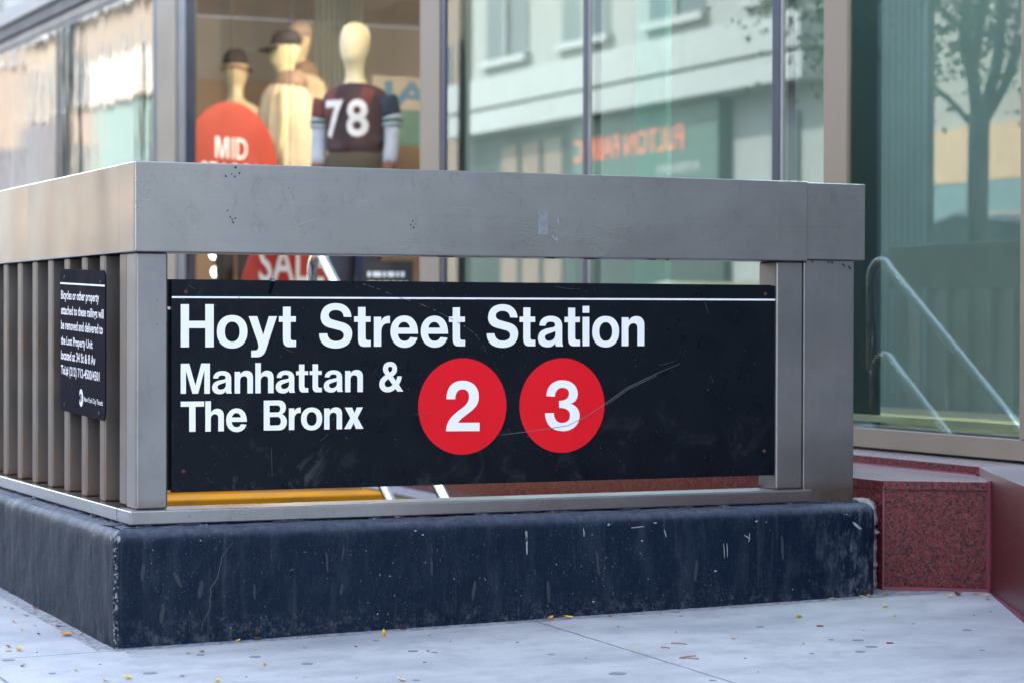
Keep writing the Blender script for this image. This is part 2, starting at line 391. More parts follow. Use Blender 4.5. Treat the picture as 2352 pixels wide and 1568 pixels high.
# ---------------------------------------------------------------- ground
GX, GY = .01367, .01561
def cl(v, a, b): return max(a, min(b, v))
def gz(x, y): return GX * (cl(x, -4, 3) + .0728) + GY * (cl(y, -7, 5) + .0728)
WX0, WX1, WY0, WY1 = .12, 2.16, .12, 3.92      # stairwell opening
def ground():
    xs = [-4.2, -4.0, WX0, WX1, 3.0, 30]; ys = [-60, -7, WY0, WY1, 5, 140]
    mb = MB()
    for i in range(len(xs) - 1):
        for j in range(len(ys) - 1):
            a, b, c, d = xs[i], xs[i + 1], ys[j], ys[j + 1]
            if a == WX0 and c == WY0: continue
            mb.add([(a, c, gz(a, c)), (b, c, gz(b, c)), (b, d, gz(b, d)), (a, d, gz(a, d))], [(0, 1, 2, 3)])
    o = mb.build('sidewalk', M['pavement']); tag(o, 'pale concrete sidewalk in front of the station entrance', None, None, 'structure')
    k = MB(); zr = -.2
    k.add([(-4.35, -60, gz(-4.2, -60)), (-4.2, -60, gz(-4.2, -60)), (-4.2, 140, gz(-4.2, 140)), (-4.35, 140, gz(-4.2, 140)), (-4.35, -60, zr), (-4.35, 140, zr)], [(0, 1, 2, 3), (4, 0, 3, 5)])
    tag(k.build('kerb', simple('kerb_granite', (.33, .33, .33), .7)), kind='structure')
    rd = MB().box(-200, -4.35, -200, 300, zr - .3, zr + .02); rd.box(-4.35, 200, -200, -60, zr - .3, zr + .02)
    tag(rd.build('road', simple('asphalt', (.055, .055, .058), .85, 0, .2, 3, .3)), kind='structure')
    tag(box('far_sidewalk', M['conc'], -20, -14, -60, 160, zr, .02), kind='structure')
ground()

# stairwell
def stairs():
    root = empty('subway_stairs', (1.1, 3.9, 0), 'concrete subway stairs going down behind the black station sign', 'stairs')
    mb = MB(); n = 17; run = .265; rise = .178; z = gz(1, 3.92) - .004; y = WY1
    nos = MB(); nos.box(WX0 + .01, WX1 - .004, y - .32, y + .02, z - .17, z + .012); nos.box(WX0 + .01, WX1 - .02, y + .0205, y + .85, z - .05, z + .030)
    for i in range(n):
        z -= rise; mb.box(WX0, WX1, y - run * (i + 1), y - run * i - .001 * 0, z - .2, z)
    parts = [mb.build('steps', M['conc_dark']), nos.build('nosing', M['yellow'])]
    wl = MB()
    wl.box(WX1, WX1 + .12, .2, 3.9, -3.6, .022)
    parts.append(wl.build('side_wall', M['conc_dark']))
    wl = MB(); wl.box(WX0 - .12, WX0, .02, 3.9, -3.6, .0); wl.box(WX0, WX1, .0, WY0, -3.6, .0)
    parts.append(wl.build('side_wall', M['conc_dark']))
    adopt(root, parts)
stairs()

def handrail(dz, y0, ln, lab):
    root = empty('handrail', (1.58, y0, 0), lab, 'handrail', 'stair handrails')
    z = 1.145 - dz; p = [(1.58, y0 + .17, .62), (1.58, y0 + .17, z - .14)]
    if dz: p = [(1.58, y0 + .17, z - .30), (1.58, y0 + .17, z - .12)]
    for a in range(1, 9):
        t = a / 8 * (pi - radians(34)) ; p.append((1.58, y0 + .17 - .08 * (1 - cos(t)), z - .12 + .08 * sin(t)))
    e = p[-1]; p.append((1.58, e[1] - ln, e[2] - ln * .70))
    parts = [MB().tube(p, .0205, 16).build('rail', M['steel_tube'], smooth=True)]
    if not dz:
        for k in range(1):
            yy = e[1] - 2.3; zz = e[2] - 2.3 * .70
            parts.append(MB().tube([(1.58, yy, zz), (1.58, yy, zz - 1.0)], .016, 10).build('baluster', M['steel_tube'], smooth=True))
    adopt(root, parts)
handrail(0, 2.87, 2.9, 'upper bright round steel handrail with a looped top in the stairwell')
handrail(.42, 2.84, 2.6, 'lower bright steel handrail running under the upper one')

# ---------------------------------------------------------------- painted concrete base
def base():
    bx, by, ex, yb = -.073, -.073, 2.243, 5.25
    path = []          # (point, outward normal)
    step = .012
    y = yb
    while y > by + .03: path.append(((bx, y), (-1, 0))); y -= (step if y < 1.8 else .12)
    rc = .010
    for k in range(5):
        a = pi + (pi / 2) * k / 4; path.append(((bx + rc + rc * cos(a), by + rc + rc * sin(a)), (cos(a), sin(a))))
    x = bx + rc + step; re = .055
    while x < ex - re: path.append(((x, by), (0, -1))); x += step
    for k in range(1, 7):
        a = -pi / 2 + (pi / 2) * k / 6; path.append(((ex - re + re * cos(a), by + re + re * sin(a)), (cos(a), sin(a))))
    path.append(((ex, .2), (1, 0)))
    top = .304; r = .036
    prof = [(0, -.03)] + [(0, z * .012) for z in range(0, 23)]
    prof = [(0, z) for z in [-.03] + [i * .013 for i in range(0, 21)]]
    for k in range(1, 7):
        a = (pi / 2) * k / 6; prof.append((r - r * cos(a), top - r + r * sin(a)))
    prof += [(.06, top), (.09, top), (.13, top), (.195, top - .002)]
    mb = MB(); n = len(prof)
    for (p, nn) in path:
        for (d, z) in prof:
            X = p[0] - nn[0] * d; Y = p[1] - nn[1] * d
            q = Vector((X, Y, z)); dsp = (noise.noise(q * 9) * .0035 + noise.noise(q * 34) * .0014)
            # mitre for the inset ring at the sharp corner
            if nn[0] and nn[1] and d > rc and p[0] < 0:
                X, Y = bx + d, by + d
            zz = z + (gz(X, Y) * .0 if z > 0 else 0)
            if d == 0: X += nn[0] * dsp; Y += nn[1] * dsp
            elif z > top - r: zz += noise.noise(q * 14) * .0022; X += nn[0] * dsp * .6; Y += nn[1] * dsp * .6
            mb.v.append((X, Y, zz))
    for i in range(len(path) - 1):
        for j in range(n - 1): mb.f.append((i * n + j, (i + 1) * n + j, (i + 1) * n + j + 1, i * n + j + 1)); mb.mi.append(0)
    root = empty('painted_base', (0, 0, 0), 'low navy black painted concrete base wall under the steel railing', 'wall')
    parts = [mb.build('kerb_wall', M['paint'], smooth=True)]
    core = MB(); core.box(bx + .02, .118, .118, yb, .0, .30); core.box(bx + .02, ex - .06, bx + .02, .118, .0, .30)
    parts.append(core.build('core', M['paint']))
    # crumbling mortar bed between base and steel sill
    mo = MB()
    def strip(p0, p1, nx, ny, n_):
        vs = []
        for i in range(n_ + 1):
            t = i / n_; X = p0[0] + (p1[0] - p0[0]) * t; Y = p0[1] + (p1[1] - p0[1]) * t
            hh = .303 + max(0, .0015 + noise.noise(Vector((X * 22, Y * 22, 0))) * .009 + noise.noise(Vector((X * 90, Y * 90, 3))) * .004)
            off = .006 + noise.noise(Vector((X * 40, Y * 40, 7))) * .004
            vs += [(X + nx * (off + .006), Y + ny * (off + .006), .3005), (X + nx * off, Y + ny * off, hh), (X - nx * .004, Y - ny * .004, hh + .001)]
        mo.add(vs, [f for i in range(n_) for f in ((3 * i, 3 * i + 3, 3 * i + 4, 3 * i + 1), (3 * i + 1, 3 * i + 4, 3 * i + 5, 3 * i + 2))])
    strip((-.012, -.0165), (2.20, -.0165), 0, -1, 420); strip((-.0165, 3.0), (-.0165, -.012), -1, 0, 420)
    parts.append(mo.build('mortar', mortar_mat()))
    fn = lambda u, v, d=0: (u, -.0765, v)
    crack = [(0.243, 0.262), (0.236, 0.255), (0.228, .245), (0.22, 0.233), (.212, .225), (0.209, 0.207), (0.2, 0.17), (.190, .155), (0.181, 0.144), (.183, .13), (0.18, 0.117), (.181, .1), (0.178, 0.085), (0.162, 0.06), (0.156, 0.033)]
    parts.append(ribbon(crack, .0022, fn, 'crack', M['scratch_dim']))
    for a, b_, w_ in (((1.083, .261), (1.087, .197), .005), ((1.086, .262), (1.0845, .23), .004), ((1.514, .25), (1.521, .229), .003), ((1.775, .226), (1.795, .213), .003), ((1.793, .232), (1.79, .205), .0025), ((1.707, .204), (1.71, .163), .0022), ((1.718, .204), (1.72, .165), .0022), ((1.26, .262), (1.262, .24), .003), ((1.45, .262), (1.41, .259), .003)):
        parts.append(ribbon([a, ((a[0] + b_[0]) / 2 + .001, (a[1] + b_[1]) / 2), b_], w_, fn, 'paint_scratch', M['chipw']))
    sm = [[(2.14, .252), (2.15, .249), (2.172, .232), (2.174, .228), (2.162, .231), (2.148, .241)]]
    parts.append(flat([sm], fn, 'paint_chip', M['chipw']))
    for cx, cz, r_ in ((-.062, .282, .0075),):
        parts.append(flat([[blob(cx + .0, cz, r_, 10, .3, ax=.7)]], fn, 'paint_chip', M['chipw']))
        parts.append(flat([[blob(cx + .008, cz, r_, 10, .3, ax=.6)]], lambda u, v, d=0: (-.0765, u, v), 'paint_chip', M['chipw']))
    for a, b_, w_ in (((.003, .215), (.0, .172), .012), ((.083, .19), (.105, .15), .012), ((.158, .165), (.152, .12), .013), ((.345, .24), (.35, .205), .003), ((.50, .225), (.505, .17), .008), ((.55, .24), (.545, .20), .005), ((.545, .14), (.542, .11), .010), ((.055, .11), (.05, .06), .014), ((.30, .15), (.302, .11), .007), ((.8, .2), (.805, .15), .008), ((.93, .13), (.925, .08), .011), ((1.3, .2), (1.31, .13), .009), ((1.62, .16), (1.615, .1), .012), ((1.9, .22), (1.905, .15), .010), ((1.15, .12), (1.155, .06), .012)):
        parts.append(ribbon([a, ((a[0] * 2 + b_[0]) / 3 + .001, (a[1] * 2 + b_[1]) / 3), ((a[0] + b_[0] * 2) / 3 - .001, (a[1] + b_[1] * 2) / 3), b_], w_, fn, 'smudge', M['smudge']))
    rr = random.Random(5)
    for k in range(14):
        cx = rr.uniform(.0, 2.15); cz = rr.choice([rr.uniform(.26, .275), rr.uniform(.05, .26)])
        parts.append(flat([[blob(cx, cz, rr.uniform(.0012, .0032), 7, .5, rr, rr.uniform(.6, 2.2))]], fn, 'paint_chip', M['chipw']))
    adopt(root, parts)
def mortar_mat():
    b = NB('crumbling_mortar'); v = b.coords()
    c = b.mix(b.ramp(b.noise(v, 60, 5, .7), [(0, 0), (.55, 0), (.68, 1)]), (.010, .013, .022), (.22, .22, .22))
    b.bsdf(color=c, rough=.9, normal=b.bump(b.noise(v, 90, 4), .6, .004)); return b.m
M['smudge'] = simple('grey_smudge', (.013, .021, .034), .7, 0, .3, 60)
M['chipw'] = simple('exposed_plaster', (.27, .275, .285), .8, 0, .2, 60)
base()
# blue marks over the painted contact shade and grime at the foot of the base
fnG = lambda u, v, d=0: (u, v, gz(u, v) + .0012)
def foot():
    root = empty('marking_paint', (.2, -.09, 0), 'thin broken line of bright blue survey paint along the foot of the base', 'paint marks')
    rr = random.Random(3); parts = []
    for a, b_ in ((-.06, .02), (.03, .05), (.09, .13), (.14, .17), (.20, .235), (.245, .30), (.31, .37)):
        pts = [(a + (b_ - a) * i / 6, -.0735 - .010 - abs(noise.noise(Vector((a * 50 + i, 0, 0)))) * .006) for i in range(7)]
        parts.append(ribbon(pts, .0055, fnG, 'paint_dash', M['blue']))
    adopt(root, parts)
M['blue'] = simple('blue_marking_paint', (.03, .22, .55), .6)
foot()

# ---------------------------------------------------------------- steel railing
def railing():
    root = empty('station_railing', (0, 0, 0), 'brushed steel railing with a deep box beam around the subway stairs', 'railing')
    P = []
    YE = 5.05
    def B(nm, mat, a, bev=.003): P.append(box(nm, M[mat], *a, bevel=bev)); return P[-1]
    # front and side beams, mitred by butting the side one behind the front one
    B('front_beam', 'steel_x', (.0, 2.0326, .0, .15, 1.0151, 1.25), .004)
    B('side_beam', 'steel_y', (.0, .15, .1515, YE, 1.0151, 1.25), .004)
    B('side_beam_end', 'steel_y', (.0004, .0015, .004, .1512, 1.018, 1.247), 0)
    P[-1].data.transform(Matrix.Translation((-.0012, 0, 0)))
    B('end_cap', 'steel_x', (2.0336, 2.2370, .0085, .16, 1.0205, 1.247), .003)
    # posts
    B('post', 'steel_z', (.0105, .0962, .022, .118, .346, 1.0145), .006)
    B('post', 'steel_z', (1.9385, 2.0300, .022, .125, .346, 1.0145), .006)
    B('wide_post', 'steel_z', (2.0312, 2.2060, .020, .130, .303, 1.0200), .003)
    # sill rails
    B('front_sill', 'steel_x', (-.016, 2.0420, -.016, .112, .308, .3455), .0045)
    B('side_sill', 'steel_y', (-.016, .112, .1135, YE, .308, .3455), .0045)
    B('side_post', 'steel_z', (.0105, .0962, YE - .1, YE - .004, .346, 1.0145), .006)
    # upright bars of the street side
    y = .1235
    P.append(box('narrow_post', M['steel_bar'], .014, .10, .129, .197, .352, 1.0145, bevel=.004))
    bar = box('bar', M['steel_bar'], .01, .108, .335, .388, .3458, 1.0148, bevel=.005); P.append(bar)
    for i in range(1, 24):
        yy = .1985 * i
        if .388 + yy > YE - .12: break
        c = bar.copy(); COL.objects.link(c); c.location.y = yy; P.append(c)
    fb = lambda u, v, d=0: (u, -.0006, v)
    for X, Z, r in ((.273, 1.240, .004), (.284, 1.226, .0035), (.270, 1.216, .0035), (.262, 1.222, .003), (.246, 1.217, .0035), (.258, 1.110, .004), (.264, 1.103, .0035), (.267, 1.096, .004), (.272, 1.106, .003), (.25, 1.126, .0025), (.777, 1.109, .003), (.771, 1.098, .003), (.779, 1.092, .004), (.771, 1.087, .002), (.783, 1.101, .002), (.66, 1.15, .0015), (.42, 1.19, .0018), (1.33, 1.18, .002)):
        P.append(flat([[blob(X, Z, r * .8, 8, .6)]], fb, 'paint_chip', M['chip']))
    P.append(flat([[[(1.153, 1.079), (1.184, 1.080), (1.1855, 1.139), (1.170, 1.143), (1.152, 1.1435)]]], fb, 'tape_residue', M['tape']))
    P.append(flat([[blob(1.215, 1.118, .008, 7, .5, ax=.4)]], fb, 'tape_residue', M['chipw']))
    P.append(ribbon([(1.196, 1.078), (1.205, 1.068), (1.213, 1.062), (1.210, 1.075)], .004, fb, 'scratch', M['chipw']))
    rr = random.Random(11)
    for k in range(30):
        X = rr.uniform(.03, 1.95); Z = rr.uniform(1.03, 1.24); L = rr.uniform(.01, .07); a = rr.uniform(-.6, .6) + (pi / 2 if rr.random() < .25 else 0)
        P.append(ribbon([(X, Z), (X + L * .5 * cos(a), Z + L * .5 * sin(a) + L * .06), (X + L * cos(a), Z + L * sin(a))], rr.uniform(.0005, .0011), fb, 'scratch', M['scratch_st']))
    # old dark sealant lumps under the beam
    for X, L in ((.85, .05), (1.18, .03), (1.30, .05), (1.50, .03), (1.56, .012), (1.90, .05)):
        n0 = 8; vs = []
        for i in range(n0 + 1):
            u = X + L * i / n0; vs += [(u, .002, 1.0149), (u, .012, 1.0145 - .0045 * abs(noise.noise(Vector((u * 90, 0, 0)))) - .001)]
        sl = MB(); sl.add(vs, [(2 * i, 2 * i + 1, 2 * i + 3, 2 * i + 2) for i in range(n0)]); P.append(sl.build('sealant', M['chip']))
    for X, Z in ((2.036, 1.015), (2.06, 1.014), (2.115, 1.014), (2.128, 1.0125), (2.165, 1.008), (2.17, 1.004), (2.186, 1.002), (2.19, .997)):
        c = blob(X, Z, .004, 7, .4); P.append(MB()); P[-1].add([(u, .0188, v) for u, v in c], [tuple(range(7))]); P[-1] = P[-1].build('dirt_fleck', M['chip'])
    adopt(root, P)
M['tape'] = simple('cloudy_tape_residue', (.25, .26, .275), .5, .5, .35, 60)
M['scratch_st'] = simple('bright_scratch', (.42, .43, .45), .45, .6)
railing()

# ---------------------------------------------------------------- lettering data
GD = {"G":{"S":[[[977,690],[740,694],[732,729],[718,759],[698,785],[671,807],[638,824],[598,836],[553,844],[502,846],[458,844],[417,838],[381,829],[350,816],[324,801],[305,782],[293,761],[289,738],[291,719],[296,702],[305,686],[318,673],[334,661],[353,650],[376,641],[401,634],[440,625],[481,616],[522,608],[564,600],[606,591],[648,583],[689,575],[728,567],[787,551],[839,532],[886,508],[925,480],[957,449],[980,413],[995,373],[1000,329],[991,256],[966,191],[924,135],[867,87],[796,50],[711,22],[614,6],[504,0],[392,6],[292,22],[206,49],[134,86],[76,132],[35,188],[9,254],[0,328],[247,328],[257,289],[274,255],[298,226],[328,202],[364,183],[406,170],[453,162],[504,159],[557,161],[604,168],[645,179],[679,193],[707,211],[727,232],[740,257],[744,284],[742,303],[735,322],[725,338],[710,354],[691,367],[668,379],[641,390],[611,398],[570,406],[528,414],[486,422],[444,430],[403,437],[363,445],[325,452],[289,460],[235,475],[187,494],[145,517],[110,543],[82,573],[62,607],[49,644],[45,685],[53,755],[76,817],[114,870],[166,916],[232,951],[310,978],[400,994],[502,1000],[604,995],[695,978],[774,952],[841,915],[896,870],[937,817],[964,757],[977,690]]],"t":[[[233,999],[682,1000],[683,761],[984,761],[984,622],[684,622],[685,235],[688,216],[695,200],[708,187],[725,177],[748,169],[776,164],[810,161],[849,160],[999,159],[1000,0],[587,0],[502,4],[429,14],[369,31],[320,55],[283,84],[257,118],[241,158],[236,204],[234,621],[1,621],[0,760],[234,761]]],"r":[[[0,970],[450,971],[474,841],[506,880],[548,914],[600,943],[661,966],[732,983],[811,995],[901,1000],[999,999],[1000,760],[985,760],[970,761],[955,762],[939,763],[922,763],[903,763],[884,763],[862,763],[772,756],[693,740],[625,715],[568,682],[523,640],[490,592],[470,536],[461,474],[463,0],[3,1]]],"e":[[[1000,428],[269,428],[279,376],[296,331],[319,293],[347,261],[381,236],[419,219],[462,208],[509,205],[544,207],[576,213],[606,223],[633,237],[658,254],[680,275],[700,299],[718,326],[978,306],[948,237],[909,176],[862,124],[806,80],[742,45],[671,20],[593,5],[509,0],[401,10],[303,38],[216,83],[142,143],[82,216],[38,301],[10,397],[0,502],[9,606],[37,701],[81,786],[139,859],[212,918],[296,962],[392,990],[496,1000],[610,990],[711,961],[797,913],[869,847],[925,765],[966,667],[991,554],[1000,428]],[[280,617],[289,655],[305,690],[325,722],[350,749],[379,771],[413,787],[450,798],[491,801],[531,798],[569,788],[602,771],[632,749],[657,722],[678,691],[694,656],[704,618]]],"a":[[[296,680],[304,712],[318,739],[337,762],[360,781],[388,796],[419,806],[453,812],[491,815],[531,813],[566,808],[597,800],[623,789],[644,775],[659,758],[668,739],[671,716],[669,698],[664,682],[656,668],[644,656],[629,646],[610,638],[588,632],[563,628],[504,619],[450,612],[401,604],[355,596],[312,587],[272,576],[232,563],[194,547],[150,527],[112,502],[78,475],[51,443],[29,408],[13,370],[3,328],[0,283],[7,222],[26,168],[58,119],[102,78],[156,45],[221,21],[296,5],[380,0],[428,2],[473,7],[514,16],[552,30],[587,47],[620,69],[650,95],[678,126],[680,112],[683,98],[686,85],[690,72],[695,60],[701,47],[707,36],[714,24],[1000,24],[990,38],[981,52],[974,66],[968,81],[963,97],[959,115],[957,134],[956,155],[955,679],[947,751],[924,814],[887,870],[835,916],[770,952],[693,979],[602,995],[500,1000],[404,994],[318,977],[242,949],[177,912],[125,866],[87,813],[63,753],[55,686]],[[685,514],[641,498],[601,484],[563,472],[527,462],[494,452],[462,443],[430,434],[399,425],[367,414],[340,403],[318,391],[301,379],[287,366],[278,352],[273,337],[271,320],[274,293],[283,269],[298,248],[316,230],[340,215],[367,205],[397,198],[431,196],[486,200],[536,213],[579,232],[616,258],[646,289],[667,325],[681,365],[685,408]]],"n":[[[0,958],[296,957],[311,851],[346,889],[384,921],[422,947],[463,967],[506,982],[550,992],[597,998],[647,1000],[727,995],[797,979],[857,955],[907,921],[947,879],[975,828],[993,768],[999,701],[1000,0],[693,3],[692,600],[689,636],[681,669],[667,696],[647,719],[623,738],[593,751],[560,759],[521,762],[473,759],[429,749],[391,733],[358,710],[332,681],[313,646],[301,606],[297,559],[298,1],[1,3]]],"h":[[[0,1000],[302,999],[303,632],[339,660],[376,684],[415,705],[456,721],[499,733],[544,741],[591,746],[640,748],[720,743],[792,732],[853,712],[904,686],[945,654],[974,615],[993,569],[999,519],[1000,0],[696,2],[695,454],[692,480],[683,502],[669,522],[650,538],[625,551],[596,560],[562,566],[523,568],[475,566],[430,558],[391,545],[358,528],[331,505],[311,479],[299,448],[295,413],[296,0],[2,2]]],"&":[[[262,567],[235,591],[212,615],[193,639],[178,663],[166,688],[158,713],[153,740],[151,768],[156,817],[172,861],[198,901],[233,935],[275,963],[325,983],[382,996],[444,1000],[508,995],[565,982],[615,961],[658,933],[692,899],[717,859],[732,814],[737,765],[735,725],[727,690],[714,658],[695,629],[670,602],[640,575],[603,549],[559,523],[693,380],[703,397],[713,414],[722,432],[730,450],[737,469],[742,487],[746,506],[749,524],[934,523],[928,485],[920,448],[908,411],[895,375],[878,340],[859,306],[838,274],[815,244],[1000,21],[756,23],[676,111],[638,85],[598,63],[556,43],[513,28],[469,15],[423,7],[376,1],[328,0],[258,6],[194,21],[139,45],[91,76],[53,114],[24,158],[6,207],[0,259],[5,309],[18,355],[40,398],[70,438],[108,474],[152,508],[204,539],[262,567]],[[432,647],[414,666],[399,683],[387,699],[377,714],[369,729],[364,744],[361,759],[360,775],[362,790],[367,804],[375,815],[385,825],[398,833],[413,838],[431,842],[450,843],[470,841],[487,837],[502,831],[515,822],[526,812],[534,799],[538,785],[540,770],[538,752],[533,735],[524,718],[511,702],[496,687],[477,672],[456,659],[432,647]],[[381,433],[554,245],[530,228],[506,212],[481,199],[456,189],[431,180],[406,174],[380,171],[354,170],[325,172],[299,178],[277,188],[257,201],[242,216],[231,235],[224,256],[221,279],[224,302],[231,324],[243,344],[260,363],[283,382],[310,399],[343,416],[381,433]]],"B":[[[0,1000],[658,1000],[723,995],[781,981],[832,960],[875,932],[909,897],[935,855],[950,809],[956,757],[953,721],[945,686],[931,655],[912,625],[888,599],[858,576],[824,555],[784,539],[832,519],[875,495],[912,467],[943,435],[967,401],[985,365],[996,326],[1000,286],[994,225],[976,169],[946,120],[907,79],[857,45],[799,21],[733,5],[660,0],[2,5]],[[251,834],[568,833],[600,830],[628,824],[652,815],[673,802],[689,785],[700,765],[707,742],[710,716],[707,690],[700,667],[689,647],[674,630],[655,617],[633,607],[608,602],[579,600],[251,604]],[[263,449],[580,450],[614,447],[645,439],[672,427],[694,411],[712,390],[725,365],[734,336],[736,302],[734,271],[727,244],[715,221],[698,202],[677,188],[652,177],[624,171],[592,169],[263,169]]],"2":[[[14,640],[21,720],[43,791],[79,853],[131,905],[198,946],[280,976],[378,994],[491,1000],[598,994],[693,977],[776,949],[846,912],[902,867],[943,813],[968,752],[977,684],[972,631],[958,585],[935,544],[905,508],[869,475],[827,445],[780,416],[730,389],[693,370],[658,352],[624,336],[591,320],[561,306],[532,291],[505,278],[481,264],[459,252],[439,240],[421,229],[405,217],[391,206],[378,195],[367,183],[357,171],[1000,166],[998,0],[0,10],[9,66],[26,117],[50,164],[80,207],[117,246],[161,284],[212,319],[269,352],[310,375],[349,396],[385,414],[420,431],[453,446],[484,462],[514,477],[543,494],[574,513],[602,533],[626,554],[647,577],[663,602],[676,628],[683,656],[685,686],[682,718],[673,747],[657,772],[635,792],[608,809],[574,821],[536,829],[492,831],[443,828],[400,819],[363,804],[331,782],[306,754],[288,721],[277,681],[272,637]]],"3":[[[40,691],[49,759],[74,819],[113,872],[166,917],[231,953],[308,979],[395,995],[491,1000],[587,994],[674,980],[752,956],[817,925],[870,886],[910,841],[935,789],[943,733],[940,695],[930,660],[913,630],[889,604],[858,581],[820,562],[776,548],[724,537],[785,523],[839,504],[886,480],[926,451],[958,418],[981,381],[995,340],[1000,295],[990,230],[963,172],[918,121],[859,78],[786,44],[702,19],[608,4],[507,0],[398,8],[300,27],[214,58],[141,100],[82,151],[38,211],[10,281],[0,358],[253,357],[258,314],[272,276],[292,243],[320,215],[353,192],[393,175],[438,165],[488,161],[540,163],[586,170],[626,182],[660,199],[686,220],[706,245],[717,274],[721,306],[716,341],[701,372],[676,398],[641,419],[597,436],[542,449],[478,456],[404,459],[404,598],[469,599],[527,605],[576,616],[616,631],[648,651],[671,675],[685,703],[689,735],[686,761],[676,785],[659,804],[637,821],[610,834],[579,844],[543,850],[504,852],[458,849],[416,841],[378,826],[346,807],[320,782],[300,753],[287,719],[282,681]]],"y":[[[0,998],[302,999],[513,539],[711,999],[1000,1000],[611,175],[586,132],[557,95],[523,64],[484,40],[441,22],[392,9],[338,2],[279,0],[92,1],[91,164],[209,164],[243,166],[271,172],[293,180],[311,191],[325,205],[334,221],[339,241],[341,263],[340,281],[338,298],[335,314],[331,330],[326,345],[320,360],[313,374],[306,389]]],"o":[[[1000,500],[994,407],[978,328],[950,256],[912,191],[865,134],[808,87],[743,49],[671,22],[592,5],[499,0],[407,6],[327,23],[256,50],[191,88],[135,136],[88,192],[50,257],[22,329],[6,408],[0,500],[5,592],[22,671],[49,743],[87,808],[134,864],[190,912],[254,950],[326,977],[405,994],[498,1000],[591,995],[670,978],[742,951],[807,913],[864,866],[912,809],[950,745],[977,672],[994,593]],[[740,500],[738,444],[730,396],[717,353],[699,314],[676,280],[649,251],[618,228],[583,212],[545,202],[501,199],[456,202],[418,212],[384,229],[353,252],[326,280],[303,314],[285,353],[272,397],[264,444],[261,500],[264,556],[272,604],[285,647],[303,686],[325,720],[352,748],[383,771],[418,788],[456,798],[500,801],[544,798],[583,788],[617,772],[648,749],[675,720],[698,686],[716,647],[730,604],[738,556]]],"H":[[[0,996],[249,997],[249,609],[741,610],[741,999],[998,1000],[1000,0],[742,1],[742,441],[249,441],[250,2],[1,2]]],"M":[[[0,996],[290,995],[503,277],[703,1000],[999,998],[1000,0],[810,2],[810,777],[598,4],[401,6],[180,762],[181,9],[1,11]]],"T":[[[0,1000],[1000,998],[1000,827],[631,827],[633,0],[363,0],[362,830],[0,830]]],"x":[[[39,1000],[412,995],[530,742],[652,997],[969,999],[694,514],[1000,0],[613,1],[490,271],[344,0],[0,0],[320,509]]],"i":[[[0,999],[985,1000],[988,827],[3,827]],[[4,725],[989,725],[1000,0],[15,0]]]},"L1":[["H",0.1326,0.2229,0.7676,0.8802],["o",0.2312,0.316,0.7643,0.8517],["y",0.3192,0.3982,0.7411,0.8489],["t",0.4037,0.4523,0.7676,0.8743],["S",0.5176,0.6127,0.7635,0.8848],["t",0.618,0.6667,0.7679,0.8746],["r",0.6754,0.7224,0.7681,0.8504],["e",0.7238,0.8054,0.7649,0.852],["e",0.8132,0.8948,0.765,0.8518],["t",0.8969,0.946,0.7682,0.8747],["S",1.011,1.1075,0.7638,0.8842],["t",1.1116,1.1605,0.768,0.8753],["a",1.1685,1.2477,0.7651,0.8521],["t",1.2511,1.3001,0.7677,0.8751],["i",1.3078,1.3295,0.7679,0.8805],["o",1.3385,1.4241,0.7643,0.8522],["n",1.4323,1.5054,0.7676,0.8521]],"L2":[["M",0.1327,0.2124,0.6457,0.7253],["a",0.2185,0.2736,0.6442,0.7052],["n",0.2805,0.3314,0.6453,0.7055],["h",0.3379,0.3891,0.6453,0.7256],["a",0.3949,0.4499,0.6443,0.7052],["t",0.4525,0.4871,0.6462,0.7212],["t",0.491,0.5258,0.6464,0.7216],["a",0.531,0.5864,0.6453,0.7052],["n",0.5924,0.6439,0.6456,0.7057],["&",0.6917,0.7619,0.6441,0.7269]],"L3":[["T",0.1328,0.1967,0.546,0.6258],["h",0.1999,0.251,0.5458,0.626],["e",0.2571,0.3147,0.5433,0.6061],["B",0.3615,0.4267,0.5457,0.6258],["r",0.4322,0.4657,0.546,0.6058],["o",0.4667,0.5269,0.5442,0.6057],["n",0.5325,0.584,0.5456,0.6052],["x",0.5896,0.6458,0.5459,0.6042]],"N":[["2",0.8886,0.9899,0.5336,0.6738],["3",1.1908,1.2992,0.5289,0.6726]]}
def glyphs(line, dy):
    out = []
    for ch, x0, x1, z0, z1 in line:
        loops = [[(x0 + u / 1000 * (x1 - x0), z0 + v / 1000 * (z1 - z0)) for u, v in l] for l in GD['G'][ch]]
        if ch == 'i': out += [[l] for l in loops]
        else: out.append(loops)
    return out
M['matte_black'] = simple('matte_black_tape', (.002, .003, .005), .8, spec=.05)
